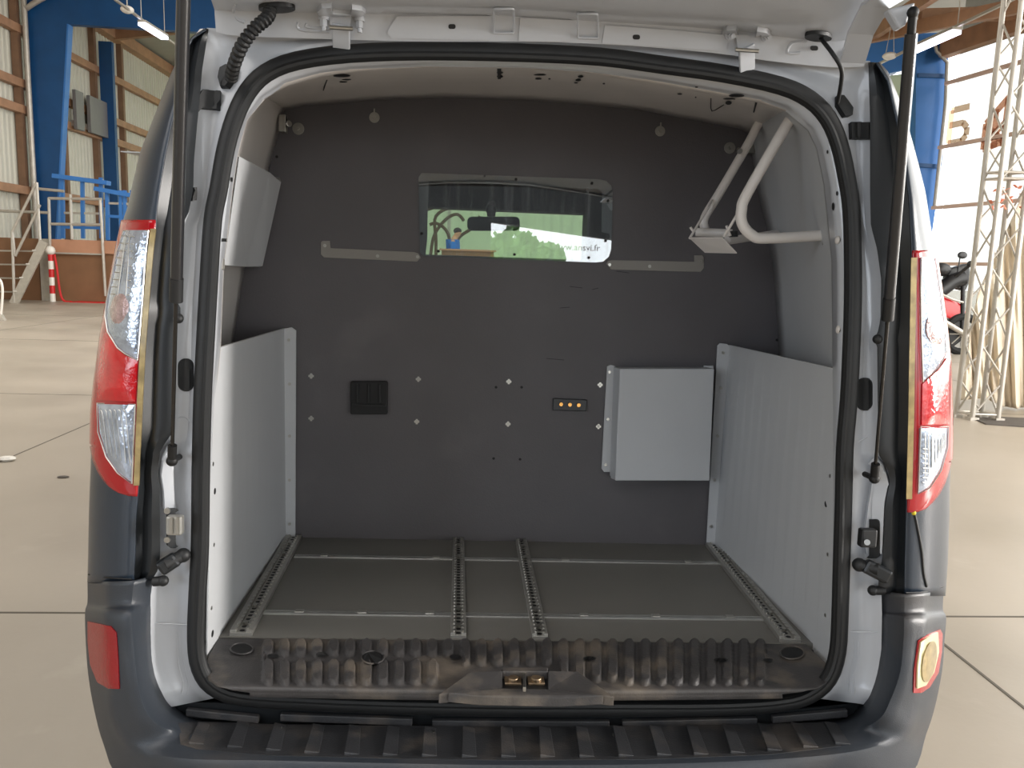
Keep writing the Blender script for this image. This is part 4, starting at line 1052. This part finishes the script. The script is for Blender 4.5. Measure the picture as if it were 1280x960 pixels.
# ---- side panels
def side_panel(top_n, bot_n, top_f, bot_f, Yn, Yf, flange, rv, nm):
    tn, bn, tf, bf = P(*top_n, Yn), P(*bot_n, Yn), P(*top_f, Yf), P(*bot_f, Yf)
    rows = []
    for i in range(13):
        t = i/12; rows.append([tn.lerp(tf, t), bn.lerp(bf, t)])
    o = part(MB().grid(rows), 'lower_side_panel', 'liner', solid=.003)
    f = flat(flange, .952, .006, 'panel_flange', 'liner', o)
    f.data  # flange on the bulkhead
    for x, y in rv: screw(x, y, .951, .005, 'rivet', 'steel', False, f)
    return o, (tn, bn, tf, bf)
pl, LQ = side_panel((265,438), (258,828), (355,411), (357,673), .12, .955, [(355,411),(364,409),(370,413),(369,672),(357,673)], ((361,425),(362,480),(362,545),(362,600),(362,655)), 'l')
pr, RQ = side_panel((1050,463), (1037,838), (912,432), (893,684), .12, .955, [(897,432),(900,429),(909,430),(912,433),(893,684),(883,684)], ((904,441),(901,485),(897,545),(893,600),(889,658)), 'r')
# cap strips (folded top edges) and rivets along the front edge
for o, Q in ((pl, LQ), (pr, RQ)): part(MB().bar(Q[0], Q[2], .007, .004), 'folded_edge', 'liner', o)
def on_quad(Q, px, py):
    o_, d = ray(VAN_CAM, px, py); n = (Q[1]-Q[0]).cross(Q[2]-Q[0]); return o_+d*((Q[0]-o_).dot(n)/d.dot(n))
for o, Q, L in ((pl, LQ, ((266,466,2),(265,580,2),(267,614,3.2),(266,681,2),(263,760,2),(264,792,3.6))), (pr, RQ, ((1044,476,2),(1039,595,2),(1034,630,3.4),(1036,693,2),(1033,769,2),(1028,798,3.8)))):
    for x, y, r in L:
        p = on_quad(Q, x, y); s = 1 if p.x < 0 else -1
        part(MB().cyl(p, p+Vector((s*.003, 0, 0)), r*.0022, 12), 'panel_rivet' if r < 3 else 'panel_hole', 'steel' if r < 3 else 'black', o)

# ---- left upper locker
A0, A1, A2, A3 = P(299,196,.17), P(337,216,.62), P(307,333,.62), P(280,331,.17)
B1, B2 = P(351,228,.80), P(328,332,.80)
C1, C2 = P(349,222,.955), P(325,334,.955)
Wn, Wf = P(284,198,.17), P(330,220,.955)
b = MB(); b.grid([[A0, A1, B1, C1], [A3, A2, B2, C2]])
b.add([A0, A1, B1, C1, Vector((-.86, .17, A0.z)), Vector((-.86, .955, C1.z))], [(4, 0, 1, 5), (1, 2, 5), (2, 3, 5)])
b.add([A3, A2, B2, C2, Vector((-.86, .17, A3.z)), Vector((-.86, .955, C2.z))], [(5, 1, 0, 4), (5, 2, 1), (5, 3, 2)])
lk = part(b, 'upper_side_cover', 'liner', solid=.002)
p = P(276,330,.13); part(MB().box(p, (.012, .02, .024)), 'cover_fastener', 'alu_dull', lk, bevel=.003)
p = P(354,155,.90); part(MB().box(p, (.02, .03, .05)).cyl(p+Vector((.01, 0, 0)), p+Vector((.02, -.01, 0)), .01), 'corner_bracket', 'steel', bevel=.002)

# ---- cargo floor, rails, cross strips
xl, xr = -.72, .72
part(MB().bbox((xl, .205, .585), (xr, .985, .60)), 'load_floor', 'floor_board')
def strip(a, c, w_, h_, name, m, par=None): return part(MB().bar(a, c, w_, h_), name, m, par, bevel=.0008)
for (xa, ya), (xb, yb), tabs in (((368,695.5),(902,705),(403,545,706,857)), ((316,767),(966,774),(372,452,537,730,819,910))):
    a, c = PZ(xa, ya, .602), PZ(xb, yb, .602); c.y = a.y = (a.y+c.y)/2
    o = strip(a, c, .012, .004, 'cross_strip', 'alu')
    part(MB().bar(a+Vector((0, .012, 0)), c+Vector((0, .012, 0)), .006, .005), 'strip_lip', 'alu', o)
    for tx in tabs:
        p = PZ(tx, (ya+yb)/2-2, .603); p.y = a.y+.012; part(MB().box(p, (.022, .018, .006)), 'strip_clip', 'alu_dull', o, bevel=.002)
def rail(x0, x1, Y0, Y1, wd, nm):
    a, c = Vector((x0, Y0, .60)), Vector((x1, Y1, .60)); d = (c-a).normalized(); n = Vector((d.y, -d.x, 0)); up = Vector((0, 0, 1)); h = .012
    prof = [(-wd/2, 0), (wd/2, 0), (wd/2, h), (wd*.22, h), (wd*.22, h*.55), (-wd*.22, h*.55), (-wd*.22, h), (-wd/2, h)]
    b = MB().prism([a+n*u+up*v for u, v in prof], c-a)
    r = part(b, 'lashing_rail', 'alu_dull', bevel=.0008)
    N = 34; L = (c-a).length; bb = MB(); db = MB()
    for k in range(N):
        p = a+d*(L*(k+.5)/N)
        for s in (-1, 1):
            q = p+n*s*wd*.24+up*h
            bb.cyl(q, q+up*.003, .0042, 8)
        db.cyl(p+up*h*.56, p+up*h*.6, .006, 10)
    part(bb, 'rail_tooth', 'steel', r); part(db, 'rail_hole', 'black', r)
    for k in (.06, .2, .75, .9):
        p = a+d*L*k+up*h*.6; part(MB().cyl(p, p+up*.007, .006, 6), 'rail_screw', 'steel', r)
    p = a+up*h*.3-d*.001; part(MB().bar(a-n*wd/2+up*.003-d*.002, a+n*wd/2+up*.003-d*.002, .003, .006), 'rail_end', 'alu', r)
    return r
def xz(px, py): return PZ(px, py, .605)
rail(xz(299,795).x, xz(364,676).x, .215, .95, .050, '')
rail(xz(573,795).x, xz(573,675).x, .215, .955, .036, '')
rail(xz(675,795).x, xz(651,675).x, .215, .955, .036, '')
rail(xz(988,800).x, xz(892,682).x, .215, .95, .050, '')

# ---- sill guard (ribbed plastic)
def sill_h(X, Y, px, py):
    h = 0
    # two staggered rows of raised capsule pads
    k = (px-325)/20.5; i = math.floor(k); u = (k-i-.5)*20.5
    def pad(u, v, hw, y0, y1):
        if v < y0: dv = y0-v
        elif v > y1: dv = v-y1
        else: dv = 0
        r = math.hypot(max(0, abs(u)), dv)
        return max(0, min(1, (hw-r)/2.2))
    rec = 545-20 < px < 790
    if 322 < px < 960:
        y0, y1 = 806, 822
        if 330 < px < 580 or px > 720: h = max(h, pad(u, py, 7.5, 807, 814 if px < 600 else 826))
        else: h = max(h, pad(u, py, 7.5, 807, 826))
        if not rec or px < 552 or px > 775: h = max(h, pad(u, py, 7.5, 833, 850) if (py > 824) else h)
        if 700 < px < 960 and py > 818: h = max(h, pad(u, py, 7.5, 826, 846))
    return h*.009
rows = []
NX, NY = 420, 44
top_l, top_r = (273,797), (1004,803)
for j in range(NY+1):
    v = j/NY; row = []
    xl_ = I_(v, [0, .4, .6, .75, .87, .95, 1], [274, 258, 257, 261, 272, 288, 312]); xr_ = I_(v, [0, .45, .6, .75, .87, .95, 1], [1004, 1036, 1038, 1034, 1022, 1004, 978])
    yl = I_(v, [0, 1], [797, 866]); yr = I_(v, [0, 1], [803, 868])
    for i in range(NX+1):
        u = i/NX; px = xl_+(xr_-xl_)*u; py = yl+(yr-yl)*u+(3.5*math.sin(math.pi*u))*v
        z = .598
        if v > .86: z -= (v-.86)**1.5*.25
        p = PZ(px, py, z); p.z += sill_h(p.x, p.y, px, py); row.append(p)
    rows.append(row)
e = rows[-1]; rows.append([Vector((p.x, p.y-.002, p.z-.008)) for p in e])
sill = part(MB().grid(rows), 'sill_guard', 'sill', smooth=True, solid=.004, soff=-1)
SB = bvh_of(sill)
b = MB()
for x, y, rx, ry in ((302,813,13,6),(466,824,13,7),(341,822,7,2.6),(402,820,7,3),(569,823,7,3),(737,825,8,2.6),(901,827,9,2.5),(960,827,6,2),(990,818,14,7)):
    pts = [hit(SB, ex, ey, .12)[0]+Vector((0, 0, .004)) for ex, ey in ellipse(x, y, rx, ry, 18)]
    b = MB(); b.add(pts, [tuple(range(18))]); part(b, 'drain_hole', 'black', sill)
for x, y, rx, ry in ((302,813,14,7),(990,818,15,8),(466,824,14,8)):
    pts = [hit(SB, ex, ey, .12)[0]+Vector((0, 0, .004)) for ex, ey in ellipse(x, y, rx, ry, 18)]
    part(MB().tube(pts, .0018, 6, closed=True), 'hole_rim', 'sill', sill, smooth=True)
# latch surround
def zp(x, y, z): return PZ(x, y, z)
q = [zp(548,868,.60), zp(587,840,.615), zp(628,838,.62), zp(628,860,.604), zp(600,862,.602)]
q2 = [zp(685,838,.62), zp(722,839,.615), zp(768,871,.60), zp(720,866,.602), zp(685,862,.604)]
sur = part(MB().prism(q, (0, 0, -.02)).prism(q2, (0, 0, -.02)).prism([zp(628,834,.62), zp(685,834,.62), zp(685,839,.62), zp(628,839,.62)], (0, 0, -.02)).prism([zp(560,866,.604), zp(628,860,.606), zp(685,861,.606), zp(755,869,.604), zp(700,872,.60), zp(600,870,.60)], (0, 0, -.02)), 'latch_surround', 'sill', sill, bevel=.002)
part(MB().prism([zp(627,837,.6035), zp(686,837,.6035), zp(686,863,.6035), zp(627,863,.6035)], (0, 0, -.002)), 'latch_cavity', 'black', sur)
for x in (641, 670):
    p = zp(x, 851, .606); part(MB().box(p, (.034, .03, .006)).cyl(p+Vector((0, -.004, 0)), p+Vector((0, -.004, .010)), .011, 14), 'latch_plate', mat('rusty_steel', (140, 120, 96), .4, .8, var=.4, scale=40), sur, bevel=.002)
part(MB().bar(zp(655.5, 838, .612), zp(655.5, 862, .612), .006, .01), 'latch_striker', 'steel', sur, bevel=.001)

# ---- strip between seal and bumper
b = MB(); top = [(215,880),(270,878),(400,886),(640,893),(900,892),(1025,884),(1080,878)]; bot = [(222,890),(262,905),(400,909),(640,911),(900,909),(1030,905),(1076,888)]
part(MB().grid([[P(x, y, .05) for x, y in top], [P(x, y, .055) for x, y in bot]]), 'lower_apron', 'trim', solid=.004)
for x0, x1, ya, yb in ((232,323,887,896),(350,515,893,899),(540,762,901,902),(778,947,902,898),(966,1060,896,888)):
    q = [(x0, ya), (x1, yb), (x1, yb+9), (x0, ya+9)]
    part(MB().prism([P(x, y, .035) for x, y in q], (0, .012, 0)), 'apron_slat', 'tread', bevel=.002)

# ---- pillar fittings
def at_jamb(x, y, bv=JB): return hit(bv, x, y, .05)
def blob(poly, bv, nm, m, off=.0, th=.008, par=None, bevel=True, Yg=.05, bulge=0): return patch(poly, bv, nm, m, par or van, off=off, thick=th, step=5, Yg=Yg, bulge=bulge)
for cx_, cy_ in ((233,469),(1081,493)): blob(rrect(cx_-11, cy_-21, cx_+10, cy_+20, 9), JB, 'rubber_grommet', 'rubber', th=.005)
blob([(246,113),(277,116),(276,139),(244,136)], JB, 'black_clip', 'rubber', th=.012)
blob([(1060,155),(1090,154),(1090,175),(1061,175)], JB, 'black_clip', 'rubber', th=.012)
blob([(228,233),(241,235),(240,250),(228,250)], JB, 'black_clip', 'rubber', th=.012)
def stopper(base, tip, r):
    a, n = base; 
    b = MB().cyl(a, tip, r, 14); b.sphere(tip, r*1.15, 14)
    return part(b, 'rubber_stopper', 'rubber', smooth=True)
stopper((P(206,706,.0), 0), P(229,694,.02), .0125); stopper((P(192,727,.02), 0), P(204,726,.02), .0095)
stopper((P(1098,712,.0), 0), P(1074,706,.02), .0125); stopper((P(1105,738,.02), 0), P(1091,738,.02), .0095)
b = MB().bar(P(199,712,.0), P(222,697,.01), .02, .03); part(b, 'stopper_arm', 'trim', bevel=.006)
b = MB().bar(P(1112,722,.0), P(1080,706,.01), .02, .03); part(b, 'stopper_arm', 'trim', bevel=.006)
for x, y in ((223,398),(1097,424)): part(MB().sphere(P(x, y, .02), .010, 14), 'rubber_button', 'rubber', smooth=True)
# white lower strut brackets
o = blob([(213,546),(205,556),(200,570),(197,592),(200,612),(201,634),(222,634),(220,612),(216,596),(217,560)], JB, 'strut_bracket', 'white', off=.01, th=.012, bulge=.006)
o = blob([(1096,567),(1106,578),(1113,602),(1108,626),(1105,690),(1080,690),(1078,660),(1082,630),(1086,606),(1088,575)], JB, 'strut_bracket', 'white', off=.008, th=.010, bulge=.004)
# door catches
o = blob(rrect(203,632,217,680,4), JB, 'catch_base', 'trim', off=.022, th=.006)
for y in (638, 674): p = P(210, y, .0); part(MB().cyl(p, p+Vector((0, -.006, 0)), .006, 12), 'catch_bolt', 'steel', o)
b = MB().box(P(219, 656, .0), (.03, .02, .038)); c_ = part(b, 'catch_plate', 'alu_dull', o, bevel=.004)
for x in (214, 222): part(MB().bar(P(x, 646, -.013), P(x, 667, -.013), .003, .006), 'catch_slot', 'steel', c_)
o = blob(rrect(1085,646,1103,695,5), JB, 'catch_base', 'black', off=.018, th=.006)
c_ = part(MB().box(P(1084, 672, .0), (.034, .02, .038)), 'catch_plate', 'rubber', o, bevel=.004)
part(MB().cyl(P(1084,678,-.012), P(1084,678,-.02), .006, 10), 'catch_bolt', 'steel', o)

# ---- gas struts
def gas_strut(ball, joint, top, r):
    top_, jn, bl = top, joint, ball
    d = (top_-bl).normalized()
    root = part(MB().cyl(jn, top_, r, 20), 'gas_strut', 'strut', smooth=True)
    b = MB().cyl(jn-d*.008, jn+d*.035, r*1.12, 20); part(b, 'strut_collar', 'rubber', root, smooth=True)
    part(MB().cyl(bl, jn, r*.36, 12), 'piston_rod', 'rod', root, smooth=True)
    part(MB().sphere(bl, .011, 14).cyl(bl, bl+d*.035, .0085, 12).cyl(bl, bl+Vector((0, .04, 0)), .006, 10), 'ball_joint', 'black', root, smooth=True)
    return root
def along(a, b, t): return a.lerp(b, t)
def strut_from(px0, px1, Y0, Y1, jx):
    a = P(*px0, Y0); t_ = P(*px1, Y1)
    best = min((i/200 for i in range(201)), key=lambda s: abs(proj_py(a.lerp(t_, s))-jx)); return a, a.lerp(t_, best), t_
def proj_py(p):
    q = VAN_CAM.inverted() @ p; return 480-F*q.y/(-q.z)
a, j_, t_ = strut_from((215,576), (233,-150), -.005, -.34, 370); gas_strut(a, j_, t_, .0102)
a, j_, t_ = strut_from((1093,598), (1139,42), -.005, -.30, 394); g = gas_strut(a, j_, t_, .0095)
part(MB().cyl(t_, t_+(t_-a).normalized()*.03, .0065, 12).sphere(t_+(t_-a).normalized()*.03, .009), 'ball_joint', 'black', g, smooth=True)

# ---- tailgate (raised)
lowr = [(270,40),(300,45),(415,49),(531,52),(650,52),(765,56),(890,66),(960,76),(1040,84),(1080,83)]
midr = [(268,12),(300,14),(415,17),(531,18),(650,21),(765,28),(890,36),(960,44),(1040,52),(1090,42)]
upr = [(262,-6),(300,-4),(415,-2),(531,2),(650,4),(765,10),(890,18),(960,24),(1040,24),(1107,14)]
r0 = [P(x, y, .085) for x, y in lowr]; r1 = [P(x, y, .068) for x, y in midr]; r2 = [P(x, y, -.05) for x, y in upr]
def out(r, dY, z, k=1): return [Vector((p.x*k, p.y-dY, z-abs(p.x)*.02)) for p in r]
r3 = out(r2, .10, 1.95, 1.0); r4 = out(r2, .34, 2.02, 1.02); r5 = out(r2, .8, 2.16, 1.05); r6 = out(r2, 1.12, 2.22, 1.05)
tg = part(MB().grid([spline(r, 3) for r in (r0, r1, r2, r3, r4, r5, r6)]), 'tailgate', 'white', smooth=True)
o1 = [Vector((p.x, p.y, p.z+.05)) for p in r0]; 
part(MB().grid([r0, o1, [p+Vector((0, 0, .07)) for p in r3], [p+Vector((0, 0, .07)) for p in r5], [p+Vector((0, -.02, .05)) for p in r6], r6]), 'tailgate_skin', 'navy', tg, smooth=True)
TG = bvh_of(tg)
# strut bracket at the corner
part(MB().prism([P(1110,11,-.30), P(1146,2,-.30), P(1133,31,-.30), P(1125,36,-.30)], (0, .02, 0)), 'strut_mount', 'white', tg, bevel=.004)
# right hand edge of the gate coming towards the camera
e0 = P(1081,78,.06); e1 = P(1092,42,-.02); e2 = P(1112,8,-.15); e3 = P(1150,-14,-.34)
part(MB().grid([[e0, e1, e2, e3], [p+Vector((-.05, .0, .0)) for p in (e0, e1, e2, e3)]]), 'tailgate_edge', 'white', tg, solid=.006)
def tpatch(poly, nm, m, th=.004, off=.0, par=None, bulge=0): return patch(poly, TG, nm, m, par or tg, off=off, thick=th, step=6, Yg=.04, bulge=bulge)
# raised bright reinforcement bands between hinges
tpatch([(496,20),(612,20),(612,50),(490,48),(484,40)], 'pressed_panel', 'white', .004)
tpatch([(650,22),(714,25),(712,52),(648,51)], 'pressed_panel', 'white', .004)
tpatch([(756,31),(850,38),(912,44),(906,64),(880,62),(752,54)], 'pressed_panel', 'white', .004)
for pts in (rrect(617,8,642,41,2), [(x+105, y+6+(x-617)*.02) for x, y in rrect(617,8,642,41,2)]):
    q = [hit(TG, x, y, .04) for x, y in pts]
    part(MB().tube([p+n*.004 for p, n in q], .0022, 6, closed=True), 'pressed_loop', 'white', tg, smooth=True)
for x, y in ((565,33),(795,46),(1017,60)):
    o = tpatch(rrect(x-4.5, y-3, x+4.5, y+3, 2.5), 'grommet', 'black', .001, .004)
b = MB()
for pts in ([(373,28),(372,34),(380,38),(412,40)],[(384,30),(384,34),(412,36)],[(295,5),(292,14),(297,24),(306,28)],[(1000,66),(984,66),(990,54),(1008,52)],[(1052,75),(1058,62),(1070,50),(1084,32)],[(1060,78),(1068,64),(1080,52)]): bead(pts, .003, TG, .04, b, .0)
part(b, 'pressed_crease', 'white', tg, smooth=True)
def hinge(x, y, s):
    o = tpatch([(x-30,y-3),(x-24,y-8),(x-12,y-9),(x-10,y-1),(x+12,y+1),(x+14,y-7),(x+26,y-5),(x+31,y-1),(x+30,y+6),(x+22,y+9),(x+14,y+8),(x+12,y+22),(x-12,y+21),(x-14,y+7),(x-24,y+8)], 'hinge', 'white', .008, .001)
    for bx, by in ((x-22, y+3), (x+23, y+5)):
        p, n = hit(TG, bx, by, .04); part(MB().cyl(p+n*.006, p+n*.014, .010, 18).cyl(p+n*.012, p+n*.026, .0075, 6).cyl(p+n*.02, p+n*.034, .0042, 12), 'hinge_bolt', 'white', o)
    a = P(x+1, y+26, .05); c = P(x, y+48, .10)
    part(MB().bar(P(x, y+19, .04), P(x+1, y+50, .085), .034, .006, (0, 1, 0)), 'hinge_arm', 'white', o, bevel=.002)
    part(MB().cyl(P(x-14, y+22, .03), P(x+15, y+24, .03), .004, 8), 'hinge_pin', 'steel', o)
hinge(426, 12, 1); hinge(933, 40, 1)
# wiring conduit and washer hose
tpatch(ellipse(346,7,23,5), 'conduit_pad', 'rubber', .005, .002)
path = spline([P(338,10,.0), P(334,22,-.01), P(318,36,-.02), P(303,56,-.01), P(293,80,.02), P(289,98,.06)], 12)
b = MB(); rr = [(.0125 if (i % 3) else .0095) for i in range(len(path))]; b.tube(path, rr, 14); part(b, 'wiring_conduit', 'rubber', tg, smooth=False)
blob([(277,88),(284,84),(299,86),(298,98),(288,112),(277,111),(274,100)], JB, 'conduit_boot', 'rubber', th=.016, bulge=.004)
tpatch(ellipse(1023,43,17,5,20,.06), 'hose_pad', 'rubber', .005, .002)
part(MB().tube(spline([P(1026,48,.03), P(1040,66,.0), P(1051,84,.0), P(1052,100,.02), P(1047,128,.07)], 6), .0042, 10), 'washer_hose', 'rubber', tg, smooth=True)
blob([(1043,122),(1050,124),(1060,138),(1059,147),(1052,148),(1043,134)], JB, 'hose_boot', 'rubber', th=.014, bulge=.003)

# ---- tubular ladder rack on the right wall
def tubep(pts, r, nm, par=None, m='inner_white'): return part(MB().tube(spline([P(*p) for p in pts], 6), r, 14), nm, m, par, smooth=True)
rk = tubep([(990,144,.30),(987,150,.30),(935,240,.30),(927,262,.30),(928,280,.30),(940,294,.30),(958,298,.30),(1033,294,.30)], .0125, 'tube_rack', None, 'inner_white')
tubep([(975,141,.72),(962,143,.72),(950,152,.72),(935,180,.72),(900,240,.72),(881,272,.72),(881,286,.72)], .0125, 'rack_tube', rk, 'inner_white')
tubep([(870,290,.70),(915,292,.66)], .012, 'rack_tube', rk, 'inner_white'); tubep([(909,301,.57),(971,292,.78)], .011, 'rack_tube', rk, 'inner_white')
part(MB().prism([P(862,298,.64), P(903,298,.52), P(921,317,.52), P(881,316,.64)], (0, 0, .003)), 'rack_tray', 'inner_white', rk)
part(MB().cyl(P(917,289,.5), P(917,296,.5), .011, 14), 'tube_plug', 'rubber', rk)
for pts in ([(925,262,.42),(905,296,.46)], [(862,298,.6),(885,260,.66),(890,250,.7)], [(908,282,.48),(913,295,.48)], [(863,284,.62),(867,290,.62)]):
    part(MB().tube([P(*p) for p in pts], .0035, 8), 'rack_cord', 'inner_white', rk)
part(MB().box(P(1033,298,.28), (.012, .02, .03)), 'rack_foot', 'steel', rk, bevel=.002)
part(MB().cyl(P(923,188,.70), P(925,189,.69), .008, 10), 'rack_bolt', 'steel', rk)
part(MB().box(P(939,182,.93), (.03, .03, .05)), 'rack_bracket', 'steel', rk, bevel=.004)

# ---- cab seen through the window
CY = 2.0
part(MB().bbox((-.80, 1.0, 1.88), (.80, 2.02, 1.97)), 'cab_headliner', 'headliner')
HB = P(600, 262, CY).z; part(MB().bbox((-.85, 1.98, HB), (.85, 2.06, 1.99)), 'header_rail', 'dark_cab')
xr_ = P(730, 280, CY).x
part(MB().bbox((xr_, 1.9, .9), (.88, 2.05, 1.98)), 'cab_pillar', 'dark_cab')
xl_ = P(531, 280, CY).x
part(MB().bbox((-.88, 1.9, .9), (xl_, 2.05, 1.98)), 'cab_pillar', 'dark_cab')
part(MB().bbox((-.85, 1.9, .6), (.85, 2.9, 1.08)), 'dashboard', 'dark_cab', bevel=.02)
for s in (-1, 1): part(MB().bbox((s*.84, 1.0, .5), (s*.86, 2.2, 1.3)), 'cab_door_lining', 'dark_cab')
part(MB().add([(-.70, 2.10, 1.99), (.70, 2.10, 1.99), (.82, 2.92, 1.10), (-.82, 2.92, 1.10)], [(0, 1, 2, 3)]), 'windscreen', 'windscreen')
mr = part(MB().prism([P(x, y, 1.75) for x, y in rrect(584,270.5,650,288,6)], (0, .03, 0)), 'rear_view_mirror', 'mirror_back', bevel=.006)
part(MB().cyl(P(614,268,1.78), P(614,256,1.86), .018, 12).sphere(P(614,262,1.80), .024), 'mirror_stalk', 'mirror_back', mr, smooth=True)
# underbody and wheels
part(MB().bbox((-.80, .12, .30), (.80, 3.8, .44)), 'underbody', 'black')
part(MB().bbox((-.86, .2, .44), (.86, 1.0, .585)), 'floor_pan', 'black')
inv = V2W.inverted()
def ground_z(x, y):
    p = V2W @ Vector((x, y, 0)); n = V2W.to_3x3() @ Vector((0, 0, 1)); return -p.z/n.z
for s in (-1, 1):
    for Y in (.62, 3.15):
        z = ground_z(s*.76, Y)+.305; w_ = part(MB().cyl((s*.745, Y, z), (s*.895, Y, z), .305, 32), 'wheel', 'tyre', smooth=True, bevel=.02)
        part(MB().cyl((s*.88, Y, z), (s*.90, Y, z), .19, 24), 'wheel_cover', 'wheel', w_)
#=ENDVAN=
